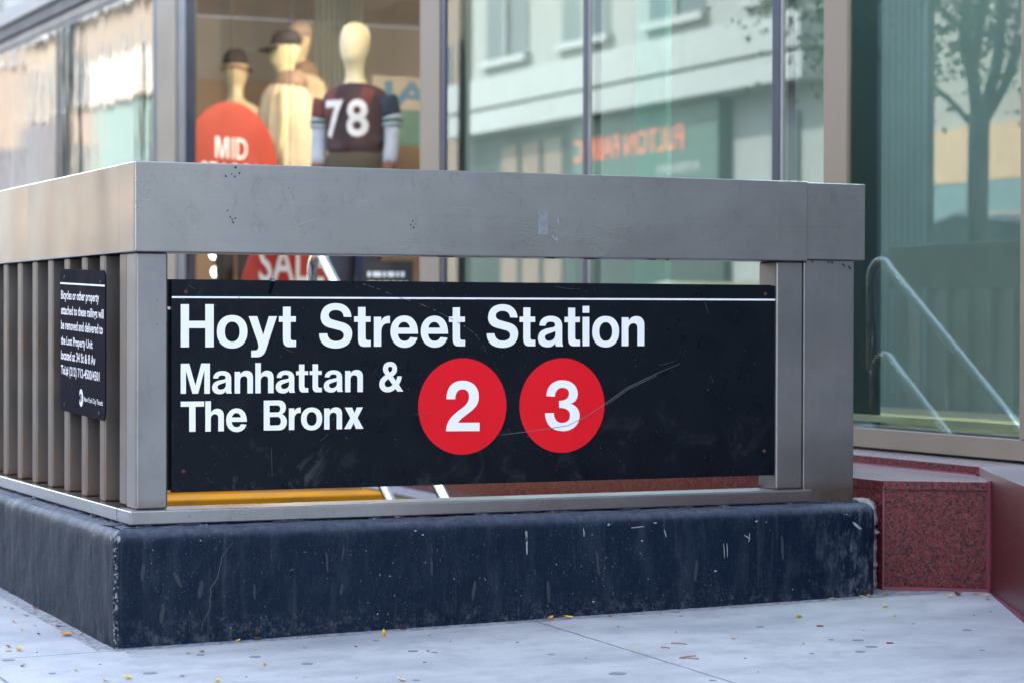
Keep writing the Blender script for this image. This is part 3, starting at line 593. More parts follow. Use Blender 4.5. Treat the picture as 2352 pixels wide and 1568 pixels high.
def station_sign():
    root = empty('station_sign', (1.02, .045, .66), 'long black station sign reading Hoyt Street Station with red 2 and 3 route circles', 'sign')
    P = []
    P.append(box('panel', M['sign'], .1082, 1.9388, .0300, .0420, .3872, .9428, bevel=.0012))
    P.append(box('back_panel', M['sign'], .0972, 1.9375, .0500, .0600, .392, .9455, bevel=.001))
    f = lambda lift: (lambda u, v, d=0: (u, .0300 - lift, v))
    P.append(flat([[[(.1084, .8957), (1.9386, .8990), (1.9386, .9040), (.1084, .9005)]]], f(.0006), 'white_stripe', M['white_vinyl']))
    P.append(flat([[[(.0975, .866), (.1105, .866), (.1105, .8735), (.0975, .8735)]]], lambda u, v, d=0: (u, .0495, v), 'white_stripe', M['white_vinyl']))
    for k, cuts in (('L1', (0, 4, 10, 17)), ('L2', (0, 9, 10)), ('L3', (0, 3, 8))):
        for a, b_ in zip(cuts, cuts[1:]):
            P.append(flat(glyphs(GD[k][a:b_], 0), f(.0006), 'lettering', M['white_vinyl']))
    for i, (cx, cz, r) in enumerate(((.9390, .6025, .1330), (1.2449, .6013, .1330))):
        c = flat([[[(cx + r * cos(2 * pi * a / 96), cz + r * sin(2 * pi * a / 96)) for a in range(96)]]], f(.0006), 'route_bullet', M['red_vinyl'])
        n_ = flat(glyphs([GD['N'][i]], 0), f(.0012), 'numeral', M['white_vinyl']); n_.parent = c
        P.append(c)
    s1 = [(1.054, 0.522), (1.125, 0.528), (1.203, 0.537), (1.261, 0.544), (1.319, 0.569), (1.379, 0.604), (1.449, 0.649), (1.542, 0.688), (1.622, 0.717)]
    P.append(ribbon(s1, .0018, f(.0019), 'scratch', M['scratch']))
    P.append(ribbon([(a + .004, b - .004) for a, b in s1[5:8]], .0014, f(.0019), 'scratch', M['scratch']))
    s2 = [(0.639, 0.938), (0.684, 0.925), (0.75, 0.901), (0.807, 0.885), (0.853, 0.867), (0.896, 0.847), (0.945, 0.822), (0.976, 0.802), (1.001, 0.768), (1.01, 0.749)]
    rr = random.Random(2)
    for i in range(len(s2) - 1):
        for k in range(5):
            t = rr.random(); a = Vector(s2[i]).lerp(Vector(s2[i + 1]), t); d = (Vector(s2[i + 1]) - Vector(s2[i])).normalized()
            q = a + d * rr.uniform(.004, .012); P.append(ribbon([tuple(a), tuple((a + q) / 2 + Vector((0, .0004))), tuple(q)], rr.uniform(.0009, .0019), f(.0019), 'scratch', M['scratch']))
    for a, b_ in (((.413, .769), (.445, .752)), ((1.55, .712), (1.60, .724)), ((.793, .583), (.854, .590)), ((.385, .42), (.383, .50)), ((.52, .515), (.545, .535)), ((1.70, .90), (1.715, .86)), ((1.22, .935), (1.30, .928)), ((.29, .905), (.298, .889)), ((.155, .93), (.172, .92))):
        P.append(ribbon([a, ((a[0] + b_[0]) / 2, (a[1] + b_[1]) / 2 - .002), b_], .0012, f(.0019), 'scratch', M['scratch_dim']))
    for x, z in ((.1475, .9123), (1.9059, .9187), (1.9040, .4581), (.1404, .4419)):
        P.append(MB().loft([[(x + r * cos(a * pi / 6), .0300 - d, z + r * sin(a * pi / 6)) for a in range(12)][::-1] for r, d in ((.0058, .0), (.0056, .0016), (.003, .0026))]).build('screw', M['rusty'], smooth=True))
    P.append(flat([[[(.373, .9095), (.381, .906), (.3925, .9405), (.3815, .9425)]]], f(.0012), 'tape', M['matte_black']))
    P.append(box('tape', M['tape'], .3825, .3925, .029, .0425, .9425, .9505))
    adopt(root, P)
station_sign()

def notice():
    root = empty('bicycle_notice', (-.004, .54, .77), 'small black rounded notice about bicycles attached to the side railings', 'sign')
    P = []; T = tan(.0275)
    X = -.004
    def fy(lift): return lambda u, v, d=0: (X - lift, .7751 - u, v - u * T)
    def rrect(x0, x1, z0, z1, r):
        o = []
        for cx, cz, a in ((x1 - r, z1 - r, 0), (x0 + r, z1 - r, pi / 2), (x0 + r, z0 + r, pi), (x1 - r, z0 + r, 1.5 * pi)):
            o += arc(cx, cz, r, a, a + pi / 2, 6)
        return o
    pl = rrect(0, .4981, .5795, .9848, .024); n = len(pl); f0 = fy(0)
    mb = MB(); mb.add([f0(*p) for p in pl] + [(f0(*p)[0] + .004, *f0(*p)[1:]) for p in pl], [tuple(range(n))[::-1], tuple(range(n, 2 * n))] + [(i, (i + 1) % n, n + (i + 1) % n, n + i) for i in range(n)])
    P.append(mb.build('plate', M['notice'], bevel=.0008, seg=1))
    P.append(flat([[[(.002, .9412), (.496, .9412), (.496, .9460), (.002, .9460)]]], fy(.0005), 'white_stripe', M['notice_white']))
    F = lambda u, v: fy(.0006)(u, v)
    for s, x1, base, cap in (('Bicycles or other property', .435, .8983, .9235), ('attached to these railings will', .484, .8546, .8798), ('be removed and delivered to', .475, .8122, .8384), ('the Lost Property Unit', .368, .7695, .7930), ('located at 34 St & 8 Av', .398, .7264, .7525), ('Tel.# (212) 712-4500/4501', .442, .6845, .7098)):
        P.append(text(s, F, .0135, x1, base, cap, 'lettering', M['notice_white'], bold=.018))
    P.append(text('New York City Transit', F, .2735, .476, .6205, .6345, 'lettering', M['notice_white'], bold=.012))
    cx, cz, rx, rz = .243, .6285, .0225, .0245
    disc = flat([[[(cx + rx * cos(2 * pi * a / 40), cz + rz * sin(2 * pi * a / 40)) for a in range(40)]]], fy(.0006), 'emblem', M['notice_white'])
    e = text('M', lambda u, v: fy(.001)(u, v), cx - .021, cx - .004, cz - .012, cz + .012, 'emblem_letters', M['notice'], bold=.03); e.parent = disc
    e = text('TA', lambda u, v: fy(.001)(u, v), cx - .003, cx + .012, cz - .009, cz + .010, 'emblem_letters', M['notice'], bold=.03); e.parent = disc
    P.append(disc)
    for y, z in ((.7209, .9599), (.3216, .9397), (.7200, .5963), (.3349, .585)):
        P.append(MB().loft([[(X - d, y + r * cos(a * pi / 5), z + r * sin(a * pi / 5)) for a in range(10)] for r, d in ((.0055, 0), (.005, .002), (.002, .003))]).build('rivet', M['chip'], smooth=True))
    adopt(root, P)
notice()

# ---------------------------------------------------------------- granite plinth of the shop
def granite_plinth():
    root = empty('granite_plinth', (2.6, .2, 0), 'speckled red granite plinth with pink caulked joints below the shop windows', 'plinth')
    P = []
    cap = [(2.305, .012), (2.563, -.170), (2.75, .05), (2.75, 4.6), (2.301, 4.6)]
    body = [(2.310, .020), (2.562, -.158), (2.75, .06), (2.75, 4.59), (2.306, 4.59)]
    P.append(MB().prism(body, -.3, .3340).build('block', M['granite'], bevel=.001))
    P.append(MB().prism(cap, .3360, .3630).build('cap_slab', M['granite'], bevel=.002))
    P.append(MB().prism([(a * .9993 + .0018, b) for a, b in body], .3335, .3362).build('joint', M['grout']))
    led = [(2.704, .085), (3.05, .085), (3.05, 14.9), (2.728, 14.9)]
    P.append(MB().prism(led, .3655, .3915).build('ledge_slab', M['granite'], bevel=.0015))
    P.append(MB().prism([(2.698, .09), (2.72, .09), (2.742, 4.6), (2.72, 4.6)], .3629, .3665).build('joint', M['grout']))
    d = Vector((-.374, -.730)) ; d.normalize()
    A = Vector((2.704, .083)); e1 = Vector((2.563, -.1715)); far = e1 + d * 2.2
    wing = [(A.x, A.y), (e1.x, e1.y), (far.x, far.y), (far.x + 1.4, far.y), (3.05, .083)]
    P.append(MB().prism(wing, .3670, .3916).build('wing_cap', M['granite_dust'], bevel=.0015))
    inn = .004
    wb = [(A.x + .003, A.y), (e1.x + inn, e1.y + .001), (far.x + inn, far.y), (far.x + 1.38, far.y + .01), (3.04, .08)]
    P.append(MB().prism(wb, -.3, .3658).build('wing_wall', M['granite_dust'], bevel=.001))
    P.append(MB().prism([(a - .0005, b) for a, b in wb], .3655, .3672).build('joint', M['grout']))
    # vertical and foot joints
    P.append(box('joint', M['grout'], 2.5585, 2.5650, -.1755, -.158, -.02, .3665))
    q0, q1 = Vector((2.3085, .018)), Vector((2.562, -.160)); dd = (q1 - q0).normalized(); nn = Vector((dd.y, -dd.x))
    def strip(a, b_, z0, z1, t): 
        p = [a + nn * t, b_ + nn * t, b_ - nn * .004, a - nn * .004]; return MB().prism([tuple(x) for x in p], z0, z1).build('joint', M['grout'])
    P.append(strip(q0, q1, -.02, gz(2.4, -.1) + .0105, .0045))
    P.append(strip(q0, q0 + dd * .0045, .0, .335, .0015))
    g = [(e1.x - .006, e1.y - .002), (far.x - .006, far.y), (far.x + .01, far.y), (e1.x + .01, e1.y)]
    P.append(MB().prism(g, -.05, gz(2.4, -.4) + .006).build('joint', M['grout']))
    # rough cement filling the gap to the painted base
    mb = MB(); rings = []
    for i in range(26):
        z = .0 + i * .0122; t = noise.noise(Vector((0, 1, z * 40))) * .008
        x0 = 2.247 + t * .6; x1 = 2.300 + noise.noise(Vector((5, 1, z * 60))) * .006; y0 = .006 + noise.noise(Vector((9, 4, z * 70))) * .022
        y0 += (.0 if z < .27 else (z - .27) * .9)
        rings.append([(x0, y0 + .02, z), ((x0 + x1) / 2, y0, z), (x1, y0 + .03, z), (x1, .12, z), (x0, .12, z)])
    mb.loft(rings); P.append(mb.build('cement_fill', M['cement']))
    adopt(root, P)
M['cement'] = simple('rough_cement', (.23, .215, .20), .9, 0, .45, 70, .9, 90)
granite_plinth()

# ---------------------------------------------------------------- shop building
XF = 2.9
def shop():
    root = empty('shop_building', (XF, 6, 0), 'glass fronted shop building with beige metal window frames behind the station entrance', 'building')
    P = []
    YB, YE = -.12, 32.0
    # frame: sill, head, columns
    P.append(box('sill_frame', M['alum'], XF, XF + .12, YB, YE, .4005, .4685, bevel=.003))
    P.append(box('sill_strip', M['trim'], XF + .022, XF + .10, YB, YE, .4690, .4745, bevel=.001))
    P.append(box('recess', M['black_gap'], XF + .03, XF + .30, YB, YE, .30, .4000))
    P.append(box('glazing_bead', M['alum_dark'], XF + .01, XF + .10, YB, YE, 3.14, 3.165))
    P.append(box('head_frame', M['alum_brown'], XF - .0, XF + .12, YB, YE, 3.166, 3.235, bevel=.003))
    P.append(box('head_recess', M['black_gap'], XF + .03, XF + .2, YB, YE, 3.236, 3.262))
    P.append(box('soffit', M['soffit'], XF + .0, XF + .2, YB, YE, 3.263, 3.365, bevel=.003))
    P.append(box('fascia', M['fascia'], XF - .03, XF + .2, YB, YE, 3.366, 3.50, bevel=.006))
    cols = [(9.40, 9.835), (4.855, 5.11), (1.15, 1.30), (-.12, .14), (15.0, 15.2), (20, 20.2)]
    for a, b_ in cols:
        P.append(box('column', M['alum'], XF - .003, XF + .018, a, b_, .469, 3.1395, bevel=.003)); P.append(box('column_core', M['alum_dark_teal'], XF + .0185, XF + .14, a + .002, b_ - .002, .4755, 3.139))
    for a, b_, mt in ((9.19, 9.395, 'alum_dark'), (9.84, 9.905, 'alum_dark'), (9.925, 9.975, 'alum_dark'), (4.795, 4.853, 'alum_dark'), (3.215, 3.262, 'alum_dark'), (1.610, 1.668, 'alum_dark'), (12.70, 12.74, 'alum_brown')):
        P.append(box('mullion', M[mt], XF + .002, XF + .07, a, b_, .4755, 3.1395, bevel=.003))
    for a in (3.207, 1.602): P.append(box('mullion_edge', M['fascia'], XF + .004, XF + .03, a - .006, a + .006, .4755, 3.1395))
    panes = [('glass_right', .14, 1.15), ('glass_dark', 1.30, 1.59), ('glass_dark', 1.668, 3.195), ('glass_dark', 3.262, 4.795), ('glass_display', 5.11, 9.19), ('glass_wavy', 9.975, 12.70), ('glass_wavy', 12.74, 15.0), ('glass_wavy', 15.2, 20.0)]
    for mt, a, b_ in panes:
        mb = MB(); n = 60 if mt == 'glass_wavy' else 1
        for i in range(n):
            y0 = a + (b_ - a) * i / n; y1 = a + (b_ - a) * (i + 1) / n
            mb.add([(XF + .010, y0, .47), (XF + .010, y1, .47), (XF + .010, y1, 3.14), (XF + .010, y0, 3.14)], [(0, 3, 2, 1)])
        g = mb.build('window_pane', M[mt]); P.append(g)
    # upper floors: curtain wall
    P.append(box('upper_wall', M['upper'], XF + .21, XF + 18, -14, YE, 3.5, 12))
    for i in range(15):
        yy = 1.3 + i * 2.1
        P.append(box('upper_mullion', M['alum'], XF + .15, XF + .24, yy, yy + .08, 3.502, 12))
    for z in (5.6, 7.0, 10.2): P.append(box('spandrel', M['alum'], XF + .14, XF + .24, -14, YE, z, z + .12))
    P.append(box('side_pier', M['upper'], XF + .22, XF + 18, -14, -.14, -.3, 3.499))
    # interior
    P.append(box('shop_floor', M['inside_floor'], XF + .14, 12, -.1, 14, .30, .452))
    P.append(box('shop_ceiling', M['inside_wall'], XF + .14, 12, -.1, 14, 4.98, 5.02)); P[-1].data.transform(Matrix.Translation((0, 0, -1.49)))
    P.append(box('back_wall', M['inside_wall'], XF + .2, 12, 14.0, 14.1, 2.93, 3.48))
    P.append(box('back_wall_panel', M['inside_tan'], XF + .2, 12, 13.97, 14.1, .45, 2.927))
    P.append(box('far_wall', M['inside_wall'], 12, 12.1, -.1, 14, .3, 3.48))
    P.append(box('added_partition', M['inside_teal'], 4.35, 4.42, -.1, 8.3, .453, 3.48))  # dark wall added to darken and tint the view through the panes
    P.append(box('window_board', M['cream'], XF + .36, XF + .56, .14, 5.0, .453, .485))
    P.append(box('window_board_edge', M['cream_lit'], XF + .022, XF + .030, .141, 1.149, .4905, .513))
    P.append(box('inner_wall', M['inside_wall'], 4.2, 4.3, 14.11, YE, .3, 3.48))
    P.append(box('notice_board', M['board_beige'], 5.12, 5.72, 11.5, 11.53, 2.50, 2.76)); P.append(text('IA', lambda u, v: (u, 11.49, v), 5.22, 5.62, 2.535, 2.72, 'board_letters', M['board_blue'], bold=.03)); P.append(box('notice_board_base', M['board_teal'], 5.12, 5.72, 11.5, 11.53, 2.22, 2.498))
    # added pale strip imitating a double reflection behind the dark panes; the ribbed pier seen behind the mannequins
    P.append(box('pale_reflection_strip', M['pale_green'], 3.42, 3.45, 3.47, 3.77, .453, 3.48))
    P.append(box('interior_pier', M['alum_dark_teal'], 3.2, 3.23, 1.43, 1.62, .453, 3.48))
    rb = MB()
    for k in range(9): rb.tube([(4.80 + k * .047, 11.9, .46), (4.80 + k * .047, 11.9, 3.48)], .019, 8)
    P.append(rb.build('ribbed_panel', M['rib_in'], smooth=True))
    adopt(root, P)
M['trim'] = simple('lavender_trim', (.40, .41, .50), .35, .4)
M['soffit'] = simple('soffit_grey', (.07, .072, .072), .6)
M['upper'] = simple('dark_facade', (.10, .115, .12), .3, .2)
M['inside_floor'] = simple('shop_floor_tile', (.42, .38, .33), .5)
M['inside_wall'] = simple('shop_wall_grey', (.62, .58, .53), .8, 0, .1, 1.2)
M['inside_tan'] = simple('shop_wall_tan', (.58, .40, .27), .8, 0, .1, 1.5)
M['inside_teal'] = simple('added_partition_teal', (.19, .24, .24), .7, 0, .2, 1.5)
M['cream_lit'] = simple('cream_seal_lit', (.95, .82, .50), .5)  # daylight on the strip put into a brighter cream
M['cream'] = simple('cream_board', (.80, .66, .36), .6)
M['pale_green'] = simple('pale_green_reflection', (.42, .66, .58), .6)
M['board_blue'] = simple('board_blue', (.10, .22, .36), .7)
M['board_beige'] = simple('board_beige', (.40, .37, .31), .7)
M['board_teal'] = simple('board_teal', (.10, .22, .20), .7)
M['alum_dark_teal'] = simple('dark_teal_pier', (.012, .03, .032), .6)
M['rib_in'] = simple('grey_green_rib', (.27, .30, .28), .5)
shop()

# shop lamps (low ones show under the beam; hanging ones are added out of view)
def lamp(x, y, z, e, col=(1, .86, .66), r=.05, lab='', name='added_shop_lamp'):
    root = empty(name, (x, y, z), lab, 'lamp', 'shop lamps')
    P = []
    s = MB(); s.loft([[(x + r * sin(t) * cos(a * pi / 6), y + r * sin(t) * sin(a * pi / 6), z - r * cos(t)) for a in range(12)] for t in (.2, .6, 1, 1.57, 2.1, 2.6, 2.95)])
    P.append(s.build('bulb', M['bulb'], smooth=True))
    P.append(MB().tube([(x, y, z + (r * .9 if z > 2 else -r * .9)), (x, y, 3.47 if z > 2 else .455)], .008, 6).build('cord', M['chip']))
    e *= .06
    l = bpy.data.lights.new('lamp_light', 'POINT'); l.energy = e; l.color = col; l.shadow_soft_size = .12
    lo = bpy.data.objects.new('lamp_light', l); COL.objects.link(lo); lo.location = (x, y, z - r - .05 if z > 2 else z); P.append(lo)
    adopt(root, P)
M['bulb'] = simple('lit_bulb', (1, .95, .85), .5, emit=(1, .93, .8, 1), es=1.3)
lamp(3.45, 6.3, 3.25, 95, lab='added small round lamp out of view over the mannequin in the numbered jersey')
lamp(3.5, 8.9, 3.3, 95, lab='added small round lamp out of view over the round sale posters')
lamp(4.9, 9.3, 3.3, 240, lab='added small round lamp out of view brightening the back of the shop')
lamp(4.9, 8.4, 3.25, 150, lab='added small round lamp out of view by the coated mannequins')
lamp(3.06, 3.0, 3.3, 75, lab='added small round lamp lighting the pale strip behind the mirror panes', col=(.8, 1, .93))  # greenish lamp added to brighten the pale strip
lamp(3.35, .5, 3.3, 260, lab='added small round lamp brightening the view through the right hand pane', col=(.85, 1, .97))  # greenish lamp added to brighten the teal wall behind the pane
lamp(4.35, 13.1, 1.234, 4, lab='low round white lamp glowing between railing and sign', r=.045, name='low_lamp')
lamp(4.35, 13.15, 1.385, 4, lab='low round white lamp just under the railing beam', r=.045, name='low_lamp')

# ---------------------------------------------------------------- posters
def poster(x, y, z, rad, lines, lab, mat):
    root = empty('sale_poster', (x, y, z), lab, 'poster', 'round sale posters', rz=radians(26.6))
    mb = MB(); n = 64
    c = [(rad * cos(2 * pi * i / n), rad * sin(2 * pi * i / n)) for i in range(n)]
    mb.add([(u, -.003, v) for u, v in c] + [(u, .003, v) for u, v in c], [tuple(range(n)), tuple(range(n, 2 * n))[::-1]] + [(i, n + i, n + (i + 1) % n, (i + 1) % n) for i in range(n)])
    mb.build('disc', mat, root)
    for s, x0, x1, b0, c0 in lines:
        if s == 'MID':
            flat(glyphs([('M', x0, x0 + .130, b0, c0)], 0), lambda u, v, d=0: (u, -.005, v), 'lettering', M['poster_white'], root); s = 'ID'; x0 += .158
        text(s, lambda u, v: (u, -.005, v), x0, x1, b0, c0, 'lettering', M['poster_white'], root, bold=.012)
    MB().tube([(0, 0, rad - .01), (0, 0, 3.4 - z)], .003, 5).build('cord', M['chip'], root)
M['poster'] = simple('orange_red_card', (.42, .05, .026), .5, 0, .05, 2)
M['poster_deep'] = simple('deep_red_card', (.46, .014, .010), .5, 0, .05, 2)
M['poster_white'] = simple('poster_white', (.85, .84, .84), .5)
poster(3.35, 9.59, 1.88, .445, [('MID', -.16, .145, .055, .20), ('SEASON', -.30, .335, -.115, .025), ('SALE', -.25, .27, -.30, -.15)], 'orange red round poster reading MID SEASON SALE in the shop window', M['poster'])
poster(3.40, 8.53, .985, .44, [('SALE', -.285, .315, .095, .33), ('UP TO', -.2, .2, -.06, .04), ('50%', -.25, .25, -.30, -.10)], 'red round poster reading SALE behind the looped handrail', M['poster_deep'])

# ---------------------------------------------------------------- mannequins
def ell(cx, cy, z, rx, ry, n=24, p=2.0, sq=0):
    o = []
    for i in range(n):
        a = 2 * pi * i / n; c, s = cos(a), sin(a)
        o.append((cx + rx * math.copysign(abs(c) ** (2 / p), c), cy + ry * math.copysign(abs(s) ** (2 / p), s), z))
    return o
def skin_part(name, rings, mat, root, sub=1):
    mb = MB(); mb.loft(rings); o = mb.build(name, mat, root, smooth=True)
    if sub: s = o.modifiers.new('sub', 'SUBSURF'); s.levels = sub; s.render_levels = sub
    return o
HEAD = [(1.50, .0, .062, .062), (1.555, -.004, .052, .056), (1.60, -.014, .058, .070), (1.625, -.022, .066, .088), (1.655, -.018, .078, .098), (1.70, -.010, .087, .104), (1.745, -.004, .0915, .108), (1.785, .0, .0865, .103), (1.815, .003, .073, .090), (1.838, .005, .052, .066), (1.851, .006, .026, .034), (1.8545, .006, .006, .008)]
def mann_body(root, mat, arms):
    r = [(.02, .0, .05, .08), (.45, .0, .06, .07), (.50, 0, .062, .07)]
    body = [ell(0, 0, 1.02, .15, .105), ell(0, 0, 1.10, .135, .095), ell(0, -.005, 1.22, .155, .105), ell(0, -.005, 1.34, .185, .115), ell(0, 0, 1.42, .195, .095), ell(0, .004, 1.455, .15, .08), ell(0, .004, 1.485, .075, .066)]
    body += [ell(0, y, z, rx, ry) for z, y, rx, ry in HEAD]
    skin_part('body', body, mat, root)
    for pts, rr in arms:
        MB().tube(pts, rr, 12).build('arm', mat, root, smooth=True)
def nose(root, mat):
    MB().loft([[(.012, -.10, 1.715), (-.012, -.10, 1.715), (0, -.095, 1.72)], [(.014, -.112, 1.672), (-.014, -.112, 1.672), (0, -.124, 1.676)], [(.010, -.096, 1.66), (-.010, -.096, 1.66), (0, -.098, 1.655)]]).build('nose', mat, root, smooth=True)
def legs(root, mat, wide=.085):
    for s in (-1, 1):
        skin_part('trouser_leg', [ell(s * wide, 0, z, rx, ry) for z, rx, ry in ((.04, .07, .085), (.3, .075, .085), (.55, .082, .09), (.82, .098, .105), (.98, .10, .108), (1.04, .085, .10))], mat, root)
def plinth(x, y, z0, z1, lab):
    o = box('display_plinth', M['cream_white'], x - .3, x + .3, y - .3, y + .3, z0, z1, bevel=.01); tag(o, lab, 'plinth', 'display plinths')
M['mann'] = simple('cream_mannequin', (.72, .59, .36), .38, 0, .03, 3, spec=.4)
M['maroon'] = simple('maroon_jersey', (.030, .003, .008), .75, 0, .15, 8)
M['redcloth'] = simple('red_jersey_panel', (.12, .012, .012), .75, 0, .15, 8)
M['number'] = simple('jersey_number', (.72, .68, .66), .6)
M['number_edge'] = simple('jersey_number_outline', (.20, .10, .09), .6)
M['olive'] = simple('olive_trousers', (.05, .035, .018), .8)
M['navycloth'] = simple('navy_cloth', (.006, .012, .035), .8)
M['blackcloth'] = simple('black_cloth', (.012, .014, .018), .8)
M['sleeve_w'] = simple('white_sleeve', (.36, .38, .43), .8)
M['sleeve_g'] = simple('green_band', (.02, .08, .05), .8)
M['brown'] = simple('brown_cuff', (.16, .05, .035), .8)
M['cap'] = simple('charcoal_cap', (.030, .022, .024), .8, 0, .2, 30)
M['cap_tan'] = simple('tan_cap', (.42, .31, .25), .8, 0, .2, 30)
M['coat'] = simple('sand_coat', (.62, .49, .35), .85, 0, .15, 9)
M['coat2'] = simple('taupe_hood', (.30, .20, .14), .85, 0, .2, 12)
M['strap'] = simple('brown_strap', (.30, .13, .07), .6)
M['cream_white'] = simple('plinth_white', (.62, .60, .56), .6)
def jersey_mann():
    zb = .755
    root = empty('mannequin', (3.37, 7.27, zb), 'cream faceless mannequin in a maroon and red jersey numbered 78', 'mannequin', 'shop mannequins', rz=radians(-44))
    armR = [(.20, .0, 1.40), (.235, .0, 1.28), (.245, -.01, 1.16), (.25, -.05, 1.05), (.25, -.075, .97), (.245, -.085, .90)]
    armL = [(-.20, .0, 1.40), (-.225, .0, 1.28), (-.225, -.01, 1.16), (-.215, -.05, 1.05), (-.21, -.075, .97), (-.205, -.085, .90)]
    rad = [.045, .043, .038, .033, .028, .034]
    mann_body(root, M['mann'], [(armR, rad), (armL, rad)]); nose(root, M['mann'])
    legs(root, M['navycloth'])
    T = [(1.045, .182, .134), (1.12, .176, .128), (1.22, .184, .128), (1.33, .204, .132), (1.40, .212, .122), (1.445, .19, .100), (1.475, .130, .086), (1.492, .082, .076)]
    skin_part('jersey', [ell(0, 0, z, rx, ry, 28) for z, rx, ry in T], M['maroon'], root)
    skin_part('trouser_waist', [ell(0, 0, z, rx, ry, 24) for z, rx, ry in ((.90, .180, .135), (.96, .190, .140), (1.04, .186, .140), (1.10, .17, .130))], M['olive'], root)
    def surf(u, z, lift):
        for (z0, a0, b0), (z1, a1, b1) in zip(T, T[1:]):
            if z0 <= z <= z1:
                t = (z - z0) / (z1 - z0); a = a0 + (a1 - a0) * t; b_ = b0 + (b1 - b0) * t; break
        else: a, b_ = T[-1][1:]
        return -b_ * math.sqrt(max(0, 1 - (u / a) ** 2)) - lift
    def patch(name, quad, mat, lift=.004, n=10):
        mb = MB()
        for i in range(n + 1):
            for j in range(n + 1):
                s, t = i / n, j / n; a = Vector(quad[0]).lerp(Vector(quad[1]), s); b_ = Vector(quad[3]).lerp(Vector(quad[2]), s); q = a.lerp(b_, t)
                mb.v.append((q.x, surf(q.x, q.y, lift), q.y))
        mb.f = [(i * (n + 1) + j, (i + 1) * (n + 1) + j, (i + 1) * (n + 1) + j + 1, i * (n + 1) + j + 1) for i in range(n) for j in range(n)]; mb.mi = [0] * len(mb.f)
        mb.build(name, mat, root, smooth=True)
    patch('jersey_panel', [(-.16, 1.30), (-.09, 1.30), (-.075, 1.462), (-.15, 1.445)], M['redcloth'])
    patch('jersey_panel', [(.07, 1.34), (.13, 1.32), (.16, 1.44), (.085, 1.468)], M['redcloth'])
    for s, a, b_ in (('7', -.145, -.02), ('8', .005, .13)):
        text(s, lambda u, v: (u, surf(u, v, .007), v), a - .004, b_ + .004, 1.155, 1.389, 'number_outline', M['number_edge'], root, bold=.05, sub=4)
        text(s, lambda u, v: (u, surf(u, v, .011), v), a, b_, 1.165, 1.380, 'number', M['number'], root, bold=.018, sub=4)
    for arm, s in ((armR, 1), (armL, -1)):
        A = [Vector(p) for p in arm]
        def seg(t0, t1, r, mat, name):
            pts = []
            for k in range(5):
                t = (t0 + (t1 - t0) * k / 4); i = min(int(t), 4); pts.append(tuple(A[i].lerp(A[i + 1], t - i)))
            MB().tube(pts, r, 14).build(name, mat, root, smooth=True)
        seg(-.0, .95, [.064, .066, .064, .062, .060], M['navycloth'] if s > 0 else M['redcloth'], 'sleeve')
        seg(.95, 1.12, .0615, M['sleeve_w'], 'sleeve_band'); seg(1.12, 1.3, .061, M['sleeve_g'], 'sleeve_band'); seg(1.3, 1.42, .0615, M['sleeve_w'], 'sleeve_band')
        seg(1.42, 3.6, [.050, .048, .046, .045, .044], M['sleeve_w'], 'undersleeve'); seg(3.6, 4.2, .043, M['brown'], 'cuff')
        h = A[5]
        for k in range(5):
            off = (k - 2) * .011; L = (.05, .062, .066, .06, .035)[k]
            MB().tube([tuple(h + Vector((0, off, .01))), tuple(h + Vector((.0, off * 1.2, -L * .5))), tuple(h + Vector((-s * .008, off * 1.2, -L)))], [.010, .009, .007], 8).build('finger', M['mann'], root, smooth=True)
    plinth(3.37, 7.27, .453, zb - .002, 'white display plinth under the mannequin in the numbered jersey')
jersey_mann()
def capped(x, y, zb, rz, lab, brim, capmat, coat=None, label=''):
    root = empty('mannequin', (x, y, zb), lab, 'mannequin', 'shop mannequins', rz=rz)
    mann_body(root, M['mann'], [([(s * .20, .0, 1.40), (s * .235, .0, 1.2), (s * .24, -.02, 1.05), (s * .24, -.05, .92)], [.045, .04, .033, .03]) for s in (-1, 1)])
    nose(root, M['mann']); legs(root, M['blackcloth'])
    cp = skin_part('cap', [ell(0, -.002, 1.745, .102, .116), ell(0, .0, 1.78, .104, .118), ell(0, .004, 1.83, .096, .108), ell(0, .008, 1.868, .066, .076), ell(0, .01, 1.885, .018, .02)], capmat, root)
    mb = MB(); rings = []
    for k in range(9):
        a = -1.15 + 2.3 * k / 8
        for rr_, dz in ((1.0, .0), (1.75 if brim else 1.2, -.022 - .012 * abs(a))): rings.append((sin(a) * .100 * (1 + (rr_ - 1) * .35), -cos(a) * .113 * rr_, 1.752 + dz))
    vs = rings + [(a, b_, c - .008) for a, b_, c in rings]; n = 18
    fs = []
    for k in range(8):
        i = 2 * k; fs += [(i, i + 1, i + 3, i + 2), (n + i, n + i + 2, n + i + 3, n + i + 1), (i + 1, n + i + 1, n + i + 3, i + 3)]
    mb.add(vs, fs); mb.build('cap_brim', capmat, root, smooth=True)
    if coat:
        rings = []
        for z, rx, ry in ((.55, .27, .22), (.8, .26, .21), (1.05, .25, .20), (1.25, .25, .19), (1.38, .235, .17), (1.45, .17, .13), (1.49, .10, .10)):
            rings.append([((rx + .030 * sin(i * 1.15 + z * 2.2) * (1.6 - z)) * cos(2 * pi * i / 48), (ry + .026 * cos(i * 1.4 + z)) * sin(2 * pi * i / 48), z) for i in range(48)])
        skin_part('coat', rings, coat, root)
        skin_part('hood', [ell(0, .02, 1.44, .17, .14), ell(0, .03, 1.50, .135, .125), ell(0, .035, 1.56, .10, .10), ell(0, .04, 1.585, .07, .075)], M['coat2'], root)
    return root
r1 = capped(3.9, 11.2, 1.0, radians(150), 'cream mannequin seen from behind in a dark cap above the round poster', True, M['cap'])
MB().tube([(-.108, -.03, 1.70), (-.10, .06, 1.72), (-.04, .115, 1.735), (.04, .115, 1.735), (.10, .06, 1.72)], .009, 6).build('cap_strap', M['strap'], r1, smooth=True)
